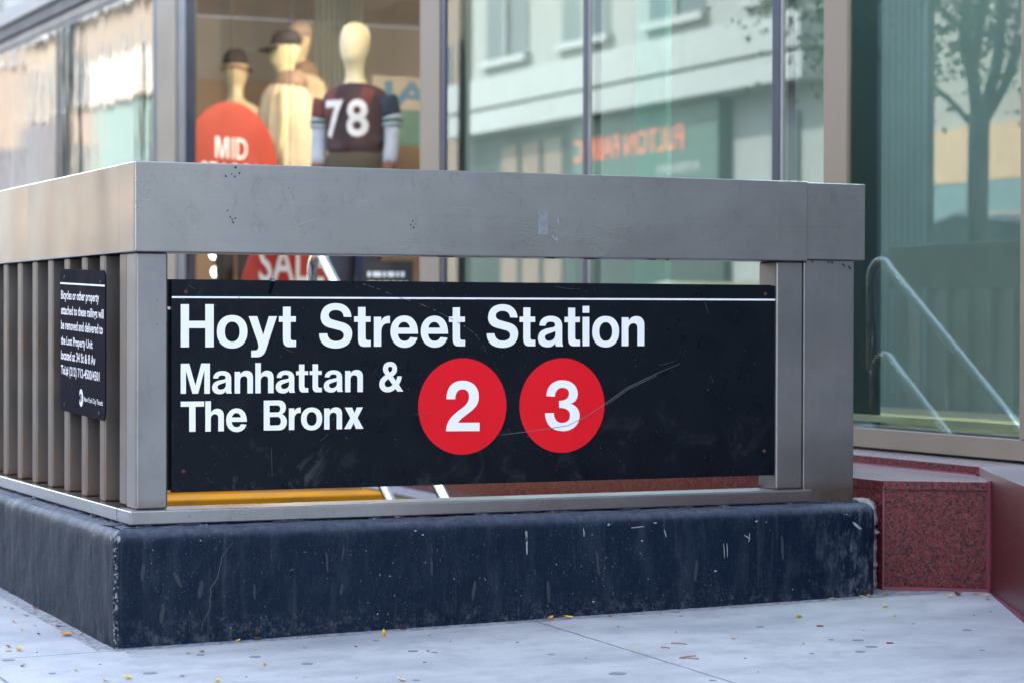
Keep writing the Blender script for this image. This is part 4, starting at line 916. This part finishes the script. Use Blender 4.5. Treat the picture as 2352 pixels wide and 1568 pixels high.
capped(4.0, 10.34, 1.06, radians(-112), 'cream mannequin in a charcoal cap and sand coloured coat facing left', True, M['cap'], M['coat'])
capped(4.42, 11.25, 1.24, radians(-60), 'cream mannequin with a tan cap mostly hidden behind the coated one', True, M['cap_tan'], M['coat'])
for x, y, z, lab in ((3.9, 11.2, .998, 'white display plinth under the mannequin seen from behind'), (4.0, 10.34, 1.058, 'white display plinth under the mannequin in the sand coat'), (4.42, 11.25, 1.238, 'white display plinth under the mannequin in the tan cap')):
    o = box('display_plinth', M['cream_white'], x - .2, x + .2, y - .2, y + .2, .453, z, bevel=.01); tag(o, lab, 'plinth', 'display plinths')
# black placard with white print beside the jersey mannequin
def placard():
    root = empty('placard', (3.33, 6.64, .453), 'black placard with rows of small white print right of the red sale poster', 'placard', rz=radians(-24))
    MB().box(-.145, .145, -.006, .006, .0, .72).build('board', M['blackcloth'], root)
    rr = random.Random(8); mb = MB()
    for k in range(7):
        u = -.115; z = .66 - k * .055
        while u < .10:
            L = rr.uniform(.012, .05); mb.add([(u, -.008, z - .030), (min(u + L, .115), -.008, z - .030), (min(u + L, .115), -.008, z), (u, -.008, z)], [(0, 1, 2, 3)]); u += L + .010
    mb.build('print', M['poster_white'], root)
placard()

# ---------------------------------------------------------------- the street that the panes mirror
def street_building(name, y0, y1, H, wall, label, rows, cols, z0, wz, wy, extra=None, x=-18.0, glassm=None):
    root = empty(name, (x, (y0 + y1) / 2, 0), label, 'building')
    P = [box('wall', wall, x - 10, x, y0, y1, -.2, H)]
    P.append(box('cornice', M['pale_trim'], x - .01, x + .35, y0, y1, H - .6, H - .1))
    for r in range(rows):
        for c in range(cols):
            yy = y0 + (c + .5) * (y1 - y0) / cols; zz = z0 + r * (wz + 1.7)
            if zz + wz > H - .8: continue
            P.append(box('window', glassm or M['street_glass'], x + .001, x + .03, yy - wy / 2, yy + wy / 2, zz, zz + wz))
            f = MB(); f.box(x + .031, x + .10, yy - .05, yy + .05, zz, zz + wz); f.box(x + .001, x + .22, yy - wy / 2 - .15, yy + wy / 2 + .15, zz - .18, zz - .002)
            P.append(f.build('window_frame', M['pale_trim']))
    if extra: extra(x, P)
    adopt(root, P)
M['pale_wall'] = simple('pale_render', (.19, .20, .20), .8, 0, .08, .3)
M['pale_trim'] = simple('pale_trim', (.24, .255, .255), .7)
M['street_glass'] = simple('street_window', (.035, .05, .06), .3, 0, .2, .5, spec=.35)
M['shopfront_dark'] = simple('dark_shopfront', (.022, .032, .028), .6, spec=.2)
M['sign_green'] = simple('green_shop_sign', (.035, .075, .06), .6)
M['tan_panel'] = simple('tan_panel', (.13, .09, .065), .7)
M['warm_wall'] = simple('sunlit_limestone', (.15, .113, .083), .85, 0, .12, .25)
M['warm_wall2'] = simple('sunlit_cream_brick', (.165, .133, .102), .85, 0, .14, .3)
M['grey_wall'] = simple('grey_beige_wall', (.30, .27, .235), .85, 0, .08, .3)
M['tan_band'] = simple('tan_band', (.50, .32, .19), .8)
M['teal_band'] = simple('teal_band', (.12, .19, .20), .6)
M['sunny_teal'] = simple('sunny_teal_glass', (.07, .13, .115), .5)
M['mauve'] = simple('mauve_grey_shade', (.055, .050, .058), .7, 0, .3, .6)  # shade from another building put into the colour of the lower storeys
M['neon'] = simple('orange_letters', (.50, .11, .06), .5)
def pale_front(x, P):
    P.append(box('fascia', M['pale_trim'], x + .0, x + .9, 39.0, 52, 6.24, 7.0, bevel=.02))
    P.append(box('fascia', M['pale_trim'], x + .0, x + .85, 34.2, 52, 5.62, 6.18, bevel=.02))
    P.append(box('fascia', M['pale_trim'], x + .0, x + .9, 34.2, 38.995, 6.24, 7.0, bevel=.02))
    P.append(box('shopfront', M['shopfront_dark'], x + .0, x + .2, 45.5, 52, .02, 5.6))
    P.append(box('sign_board', M['sign_green'], x + .0, x + .35, 38.4, 45.45, 3.2, 5.58))
    P.append(box('shopfront', M['shopfront_dark'], x + .0, x + .2, 38.4, 45.4, .02, 3.19))
    for a in (46.3, 47.6, 48.9): P.append(box('tan_panel', M['tan_panel'], x + .2, x + .24, a, a + 1.0, 1.6, 5.3))
    P.append(text('FULTON FABRIC', lambda u, v: (x + .37, u, v), 39.9, 45.35, 4.60, 5.15, 'lettering', M['neon'], bold=.015))
    P.append(text('INTERIORS', lambda u, v: (x + .37, u, v), 39.2, 41.1, 4.08, 4.28, 'lettering', M['pale_trim'], bold=.03))
    P.append(box('door', M['street_glass'], x + .01, x + .1, 35.6, 36.6, 3.6, 5.1)); P.append(box('ledge', M['shopfront_dark'], x + .01, x + .5, 34.4, 38.3, 3.0, 3.12))
def beige_front(x, P, a=12, b=33.9):
    P.append(box('tan_band', M['tan_band'], x + .0, x + .12, a, b, 3.35, 4.35))
    P.append(box('teal_band', M['teal_band'], x + .0, x + .10, a, b, .02, 3.34))
street_building('street_building', 34.0, 52.3, 12.5, M['pale_wall'], 'pale rendered building across the street with a green FULTON FABRIC shop sign', 2, 4, 7.6, 2.3, 2.6, pale_front)
street_building('street_building', -6, 33.9, 10.5, M['grey_wall'], 'grey beige building across the street with a tan band over its ground floor', 2, 9, 7.2, 2.0, 1.6, beige_front)
def warm_front(x, P):
    P.append(box('glass_entrance', M['sunny_teal'], x + .01, x + .5, 82.2, 89.5, .02, 9.4)); P.append(box('grey_canopy', M['grey_wall'], x + .01, x + .7, 81, 90.5, 9.41, 11.2))
    P.append(box('shaded_storeys', M['mauve'], x + .01, x + .45, 96, 103.9, .02, 9.5))
    for i in range(4): P.append(box('shop_blind', M['tan_panel'] if i % 2 else M['shopfront_dark'], x + .01, x + .4, 54.5 + i * 6, 57.3 + i * 6, .02, 2.6 + (i % 3) * .4))
street_building('street_building', 52.4, 104, 14, M['warm_wall2'], 'tall sunlit cream building far along the opposite side of the street', 4, 13, 6.2, 2.1, 1.3, warm_front)
def far_front(x, P):
    for a, b_, h in ((104.5, 112, 8.8), (112.1, 119, 11.5), (119.1, 131, 9.6), (131.1, 157, 12.2)): P.append(box('shaded_storeys', M['mauve'], x + .01, x + .45, a, b_, .02, h))
street_building('street_building', 104.1, 158, 17, M['warm_wall'], 'farthest sunlit limestone building on the opposite side of the street', 1, 9, 13.0, 2.0, 1.4, far_front)
street_building('street_building', -52, -6.1, 9.5, M['grey_wall'], 'grey building across the street behind the viewer', 3, 9, 5.5, 2.0, 1.6, lambda x, P: beige_front(x, P, -51, -7))
def end_building():
    root = empty('corner_building', (-4, -34, 0), 'brick corner building behind the viewer at the end of the block', 'building')
    P = [box('wall', simple('brown_brick', (.20, .13, .10), .85, 0, .2, 1), 0.5, 26, -46, -34, -.2, 11)]
    for r in range(2):
        for c in range(6):
            P.append(box('window', M['street_glass'], 2.3 + c * 4, 3.9 + c * 4, -34, -33.97, 3.5 + r * 4, 5.9 + r * 4))
    P.append(box('shopfront', M['shopfront_dark'], 1.5, 24, -34, -33.95, .0, 2.9)); adopt(root, P)
end_building()
def kiosk(x, y0, y1, h, lab):
    root = empty('ribbed_kiosk', (x, y0, 0), lab, 'kiosk', 'ribbed metal kiosks by the kerb')
    P = [box('housing', M['kiosk_dark'], x - .08, x - .03, y0, y1, gz(x, y0), h)]
    mb = MB(); n = 8; ye = y0 + (y1 - y0) * .60
    for k in range(n): yy = y0 + (k + .5) * (ye - y0) / n; mb.tube([(x - .03, yy, gz(x, yy) + .02), (x - .03, yy, h)], .021, 8)
    P.append(mb.build('ribbed_sheet', M['kiosk_rib'], smooth=True)); adopt(root, P)
M['kiosk_dark'] = simple('dark_teal_metal', (.018, .035, .04), .5, .2)
M['kiosk_rib'] = simple('blue_grey_ribs', (.42, .50, .58), .45, .2)
kiosk(-3.0, 9.30, 10.48, 4.3, 'dark ribbed metal kiosk by the kerb mirrored in the right hand pane')

# trees
def tree(x, y, h, tr, fork, limbs, lab, seed, n=5200, rx=2.4, zc=None):
    rnd = random.Random(seed); root = empty('street_tree', (x, y, gz(x, y)), lab, 'tree', 'street trees along the kerb')
    P = []; zb = gz(x, y) - .05
    mb = MB(); pts = [(x, y, zb), (x + .02, y, zb + fork * .5), (x, y, zb + fork)]
    mb.tube(pts, [tr * 1.25, tr * 1.0, tr * .98], 12); tips = []
    for (ax, ay, L, r_) in limbs:
        p = [Vector((x, y, zb + fork - .1))]; d = Vector((ax, ay, 1)).normalized()
        for k in range(6):
            d = (d + Vector((rnd.uniform(-.26, .26), rnd.uniform(-.26, .26), rnd.uniform(.0, .20)))).normalized(); p.append(p[-1] + d * L / 6)
        mb.tube(p, [tr * r_ * (1 - .13 * k) for k in range(7)], 9); tips += p[2:]
        for k in range(4):
            q = p[2 + k]; dd = (d + Vector((rnd.uniform(-1, 1), rnd.uniform(-1, 1), rnd.uniform(-.2, .6)))).normalized(); e = [q, q + dd * .5, q + dd * 1.1 + Vector((0, 0, -.05))]
            mb.tube(e, [tr * .22, tr * .14, tr * .05], 6); tips += e[1:]
    P.append(mb.build('trunk', M['bark'], smooth=True))
    lf = MB()
    for i in range(n):
        c = rnd.choice(tips) + Vector((rnd.gauss(0, .38), rnd.gauss(0, .38), rnd.gauss(0.05, .30)))
        a = Vector((rnd.uniform(-1, 1), rnd.uniform(-1, 1), rnd.uniform(-.6, .6))).normalized() * rnd.uniform(.018, .045); b_ = a.orthogonal().normalized() * a.length * .6
        b_.rotate(Matrix.Rotation(rnd.uniform(0, 6), 3, a)); lf.add([c - a, c + b_, c + a, c - b_], [(0, 1, 2, 3)])
    P.append(lf.build('crown', M['leaf_green'])); adopt(root, P)
def leafmat():
    b = NB('tree_leaves'); oi = b.noise(b.coords(), 1.5, 3)
    c = b.mix(b.mapr(oi, .35, .65, 0, 1), (.045, .085, .02), (.11, .15, .035)); d = b.n('BsdfDiffuse', {'Color': c}); t = b.n('BsdfTranslucent', {'Color': c})
    m_ = b.n('MixShader', {0: .35}); b.t.links.new(d.outputs[0], m_.inputs[1]); b.t.links.new(t.outputs[0], m_.inputs[2]); b.t.links.new(m_.outputs[0], b.out.inputs[0]); return b.m
M['leaf_green'] = leafmat(); M['bark'] = simple('tree_bark', (.075, .065, .055), .9, 0, .3, 12, .6, 40)
tree(-4.0, 10.0, 8, .088, 2.5, [(.1, .50, 3.3, .66), (.0, -.30, 3.6, .62), (-.1, -.95, 2.8, .46), (-.3, .95, 2.6, .42), (.3, .1, 3.2, .45), (.2, -1.5, 2.4, .3), (.1, 1.7, 2.4, .3)], 'forked street tree mirrored in the right hand pane', 4, 15000)
tree(-4.0, 20.5, 8, .075, 5.2, [(.1, .5, 2.8, .7), (0, -.5, 2.8, .7), (.5, .1, 2.5, .6)], 'slim street tree further along the kerb', 9, 2600)
def lamp_post(x, y):
    root = empty('street_lamp', (x, y, gz(x, y)), 'dark lamp post far along the kerb mirrored in the left panes', 'street lamp')
    P = [MB().tube([(x, y, .0), (x, y, .9)], [.24, .20], 14).build('post_foot', M['kiosk_dark'], smooth=True), MB().tube([(x, y, .9), (x, y, 5), (x, y, 9.5)], [.20, .18, .14], 14).build('post', M['kiosk_dark'], smooth=True)]
    P.append(MB().tube([(x, y, 9.3), (x - .6, y, 9.75), (x - 1.7, y, 9.85)], [.07, .06, .05], 8).build('arm', M['kiosk_dark'], smooth=True))
    P.append(box('lamp_head', M['fascia'], x - 2.3, x - 1.6, y - .14, y + .14, 9.75, 9.9, bevel=.03)); adopt(root, P)
lamp_post(-3.9, 39.7)

# parked cars
def car(y, body, lab, k_=1.0):
    x = -5.75; root = empty('parked_car', (x, y, -.18), lab, 'car', 'cars parked along the kerb')
    P = []
    # side profile (local y along the car, z up), half widths per height
    prof = [(-2.25, .30), (-2.28, .62), (-2.15, .80), (-1.25, .93), (-.55, 1.38), (.55, 1.46), (1.25, 1.36), (1.85, 1.02), (2.2, .98), (2.28, .62), (2.22, .30)]
    def sect(s, k): return [(x + s * (.90 if z < .95 else .90 - (z - .95) * .42), y + a, z - .18) for a, z in prof]
    mb = MB(); n = len(prof); L, Rr = sect(-1, 0), sect(1, 0)
    mb.add(L + Rr, [tuple(range(n)), tuple(range(n, 2 * n))[::-1]] + [(i, n + i, n + (i + 1) % n, (i + 1) % n) for i in range(n)])
    P.append(mb.build('body', body, bevel=.05, seg=3))
    for s in (-1, 1):
        g = [(-1.12, .97), (-.52, 1.33), (.52, 1.40), (1.18, 1.31), (1.62, 1.03), (1.5, .97)]
        mb = MB(); mb.add([(x + s * (.90 - (z - .95) * .42 + .006), y + a, z - .18) for a, z in g], [tuple(range(6)) if s < 0 else tuple(range(6))[::-1]])
        P.append(mb.build('side_window', M['street_glass']))
        for a in (-1.42, 1.38):
            w_ = MB(); w_.loft([[(x + s * d, y + a + r * cos(t * pi / 10), .13 + r * sin(t * pi / 10)) for t in range(20)] for r, d in ((.31, .74), (.33, .80), (.33, .90), (.30, .925))]); t_ = w_.build('wheel', M['blackcloth'], smooth=True)
            r_ = MB(); r_.loft([[(x + s * d, y + a + r * cos(t * pi / 10), .13 + r * sin(t * pi / 10)) for t in range(20)] for r, d in ((.20, .926), (.19, .934), (.05, .936))]); q = r_.build('rim', M['steel_tube'], smooth=True)
            q.parent = t_; P.append(t_)
    for a, z0, z1, sgn in ((-1.23, .94, 1.36, -1),):
        mb = MB(); mb.add([(x - .80, y - 1.20, .775), (x + .80, y - 1.20, .775), (x + .68, y - .60, 1.165), (x - .68, y - .60, 1.165)], [(0, 1, 2, 3)]); P.append(mb.build('windscreen', M['street_glass']))
    for s in (-1, 1): P.append(box('headlight', M['poster_white'], x + s * .62 - .16, x + s * .62 + .16, y - 2.30, y - 2.2, .40, .52, bevel=.02))
    adopt(root, P); root.scale = (1, 1, k_)
def carpaint(n, c): return simple(n, c, .25, .2, .03, coat=.8)
for y, c, lab in ((5.6, (.03, .035, .04), 'dark grey parked car nearest the station entrance'), (11.3, (.02, .03, .035), 'near black parked car beside the forked tree'), (16.9, (.62, .40, .05), 'yellow parked car between two dark ones'), (22.4, (.55, .55, .58), 'silver white parked car by the slim tree'), (28.2, (.05, .07, .08), 'blue grey parked car fourth from the station'), (-1.0, (.40, .04, .03), 'red parked car level with the front of the railing'), (-7, (.3, .32, .34), 'grey parked car behind the viewer')):
    car(y, carpaint('car_paint', c), lab, 1.38 if 10 < y < 12 else 1.0)

# ---------------------------------------------------------------- litter on the sidewalk
LEAF = []
def leafm(n, c):
    return simple(n, c, .7, 0, .3, 120)
LM = [leafm('yellow_leaf', (.62, .42, .05)), leafm('pale_leaf', (.60, .48, .26)), leafm('orange_leaf', (.50, .20, .05)), leafm('brown_leaf', (.22, .10, .06)), leafm('pink_tan_leaf', (.50, .30, .24))]
def leaf_mesh(L, W, curl, mat, rnd):
    mb = MB(); n = 6
    for i in range(n + 1):
        t = i / n; w_ = W * sin(pi * min(1, t * .92 + .05)) * (1 + rnd.uniform(-.15, .15)); z = curl * L * (t - .5) ** 2 * 4 * .3 + rnd.uniform(0, .0006)
        mb.v += [(-w_ / 2, (t - .5) * L, z + curl * w_ * .5 + .0012), (0, (t - .5) * L, z + .0010), (w_ / 2, (t - .5) * L, z + curl * w_ * .35 + .0012)]
    mb.f = [f for i in range(n) for f in ((3 * i, 3 * i + 1, 3 * i + 4, 3 * i + 3), (3 * i + 1, 3 * i + 2, 3 * i + 5, 3 * i + 4))]; mb.mi = [0] * len(mb.f)
    me = mb.mesh('leaf'); me.materials.append(mat); return me
leaves = [(-0.156, 0.817, 1, 1.6), (-0.103, 0.912, 0, .8), (-0.146, 0.77, 4, 1.6), (-0.142, 0.603, 4, 1.1), (-0.198, 0.505, 0, 1.2), (-0.163, 0.408, 1, .8), (-0.086, 0.741, 2, 1.5), (-0.099, 0.475, 1, 1), (-0.107, 0.381, 4, 2.4), (-0.215, 0.337, 1, .9), (-0.192, 0.249, 3, .8), (-0.129, 0.197, 2, 2.3), (-0.102, 0.247, 0, 1.2), (-0.094, 0.118, 4, .9), (-0.31, 0.07, 2, 1.5), (-0.296, 0.009, 0, 1.7), (-0.092, 0.192, 1, 1), (-0.034, -0.138, 1, .9), (-0.056, -0.147, 4, 1), (-0.111, -0.015, 1, .7),
 (0.198, -0.113, 0, 1.2), (0.253, -0.088, 0, 1.2), (0.306, -0.088, 3, 1.6), (0.251, -0.238, 0, 1.1), (0.621, -0.189, 0, 2.0), (0.739, -0.212, 1, 1.2), (0.492, -0.316, 3, .8), (0.113, -0.221, 0, 1.2), (0.076, -0.23, 4, 1.1), (0.193, -0.485, 2, 1.2), (-0.038, -0.554, 1, 1.3), (0.224, -0.688, 0, 1.0), (-0.162, -0.524, 0, 1.6), (-0.221, -0.539, 1, 1.3), (-0.345, -0.239, 2, 1.4), (-0.246, -0.368, 1, .8), (0.016, -0.663, 0, 1.5), (0.632, -0.461, 3, .8), (0.407, -0.836, 1, 1.6),
 (1.154, -0.09, 2, 1.5), (1.204, -0.095, 0, 2.0), (1.323, -0.117, 2, 1.2), (1.249, -0.311, 0, .9), (1.464, -0.148, 0, .7), (1.113, -0.687, 0, 1), (1.428, -0.622, 4, 1), (1.778, -0.367, 0, 1.6), (2.106, -0.304, 0, 1.3), (2.025, -0.474, 0, .9), (1.928, -0.486, 4, .6), (1.543, -0.779, 0, .8), (2.164, -0.092, 0, 1.3), (2.19, -0.09, 2, 1.2), (2.25, -0.088, 0, 1.6), (2.062, -0.092, 0, 1.5), (2.40, -0.20, 0, 1.5), (2.437, -0.187, 3, 1.9), (2.489, -0.202, 0, 1.5), (2.505, -0.235, 1, 1.3), (2.46, -0.30, 2, 1.2), (2.30, -.13, 2, .8)]
rl = random.Random(42)
base_leaf = {}
LAB = ['yellow', 'pale straw', 'orange', 'dark brown', 'pinkish tan']
def near(x, y):
    if x < -.0 and y > -.05: return "by the base's left face"
    if y > -.13 and x < .6: return "by the base's corner"
    if y > -.14 and x < 1.6: return "at the base's foot"
    if x > 1.95 and y > -.34: return 'by the red granite'
    if x < .1: return 'at the left front'
    if x < .9: return 'before the black base'
    return 'right of the joint'
for i, (x, y, k, s) in enumerate(leaves):
    L = .013 * s * rl.uniform(.9, 1.25)
    me = leaf_mesh(L, L * rl.uniform(.45, .8), rl.uniform(.2, .9), LM[k], rl)
    o = ob('fallen_leaf', me); o.location = (x, y, gz(x, y) + .0006); o.rotation_euler = (rl.uniform(-.15, .35), rl.uniform(-.3, .3), rl.uniform(0, 6.28))
    if abs(x - .621) < .001: o.rotation_euler = (1.15, .1, 2.9); o.location.z += .008
    size = 'tiny' if s < .95 else ('small' if s < 1.5 else 'large')
    tag(o, '%s %s fallen leaf %s' % (size, LAB[k], near(x, y)), 'leaf', '%s %s leaves %s' % (size, LAB[k], near(x, y)))
gums = [(-0.356, -0.13, 60), (-0.324, 0.01, 35), (-0.304, -0.371, 38), (-0.092, -0.47, 70), (0.213, -0.349, 55), (0.098, -0.259, 45), (0.294, -0.506, 65), (0.578, -0.237, 40), (0.601, -0.438, 55), (0.642, -0.481, 33), (0.445, -0.841, 45), (0.562, -0.61, 18), (-0.167, -0.293, 15), (-0.263, -0.039, 12), (0.372, -0.269, 22), (1.05, -0.088, 38), (1.15, -0.10, 33), (1.529, -0.12, 52), (1.501, -0.2, 25), (0.893, -0.638, 38), (0.913, -0.963, 90), (1.069, -1.146, 42), (0.898, -0.425, 18), (0.946, -0.727, 12), (1.6, -0.465, 42), (1.651, -0.739, 35), (1.708, -0.779, 65), (1.679, -0.884, 68), (1.612, -0.937, 60), (1.487, -0.91, 30), (1.226, -1.087, 10), (2.064, -0.756, 55), (2.325, -0.503, 14), (2.242, -0.538, 12), (1.817, -0.636, 10), (2.0, -.60, 22), (.75, -.33, 9), (.33, -.75, 9), (1.35, -.45, 10), (1.9, -1.05, 30), (1.3, -.9, 12), (.1, -.62, 12)]
M['gum'] = simple('trodden_gum', (.17, .18, .20), .75, 0, .12, 60)
M['gum_d'] = simple('fresh_dark_gum', (.06, .065, .075), .6, 0, .2, 60)
rg = random.Random(6)
for x, y, w_ in gums:
    r = w_ * .00038 * .62; pts = blob(0, 0, r, 14, .16, rg, rg.uniform(.9, 1.2)); mb = MB()
    mb.loft([[(a, b_, 0) for a, b_ in pts], [(a * .93, b_ * .93, .0010) for a, b_ in pts]])
    o = mb.build('gum_spot', M['gum'] if w_ > 20 else M['gum_d']); o.location = (x, y, gz(x, y) + .0003)
    sz = 'large round' if w_ > 50 else ('middling round' if w_ > 20 else 'tiny dark')
    tag(o, '%s gum spot %s' % (sz, near(x, y)), 'gum spot', '%s gum spots %s' % (sz, near(x, y)))
for x, y, lab in ((0.718, -0.085, 'brown coin lying close to the foot of the black base'), (1.751, -0.525, 'brown coin on the sidewalk furthest towards the granite'), (1.755, -0.854, 'reddish coin on the sidewalk nearest the viewer')):
    mb = MB(); mb.loft([[(r * cos(a * pi / 12), r * sin(a * pi / 12), z) for a in range(24)] for r, z in ((.0095, 0), (.0096, .0012), (.009, .0016))])
    o = mb.build('penny', M['copper']) if 'copper' in M else mb.build('penny', simple('copper_coin', (.22, .05, .035), .5, .6))
    o.location = (x, y, gz(x, y) + .0005); tag(o, lab, 'coin', 'brown coins on the sidewalk')
for (a, b_), lab in ((((1.246, -0.615), (1.274, -0.648)), 'short flat brown twig right of the long joint'), (((1.151, -0.833), (1.189, -0.865)), 'thin twig lying lower of the crossed pair'), (((1.153, -0.831), (1.206, -0.819)), 'thin twig lying upper of the crossed pair'), (((1.19, -0.666), (1.205, -0.685)), 'broken bit of brown twig beside the flat one')):
    o = MB().tube([(a[0], a[1], gz(*a) + .002), ((a[0] + b_[0]) / 2, (a[1] + b_[1]) / 2, gz(*a) + .003), (b_[0], b_[1], gz(*b_) + .0018)], .0013, 6).build('twig', LM[3]); tag(o, lab, 'twig', 'twigs on the sidewalk')

# labels: where several little things would read alike, say which one it is along the sidewalk
def distinguish():
    by = {}
    for o in COL.objects:
        if o.parent is None and o.get('category') in ('gum spot', 'leaf'): by.setdefault(o['label'], []).append(o)
    ords = ['first', 'second', 'third', 'fourth', 'fifth', 'sixth', 'seventh', 'eighth', 'ninth', 'tenth']
    for lab, os_ in by.items():
        if len(os_) < 2: continue
        os_.sort(key=lambda o: (o.location - camo.location).dot(_r) / (o.location - camo.location).dot(_f))
        for i, o in enumerate(os_): o['label'] = lab + ', ' + ords[i] + ' from left of ' + str(len(os_))
distinguish()
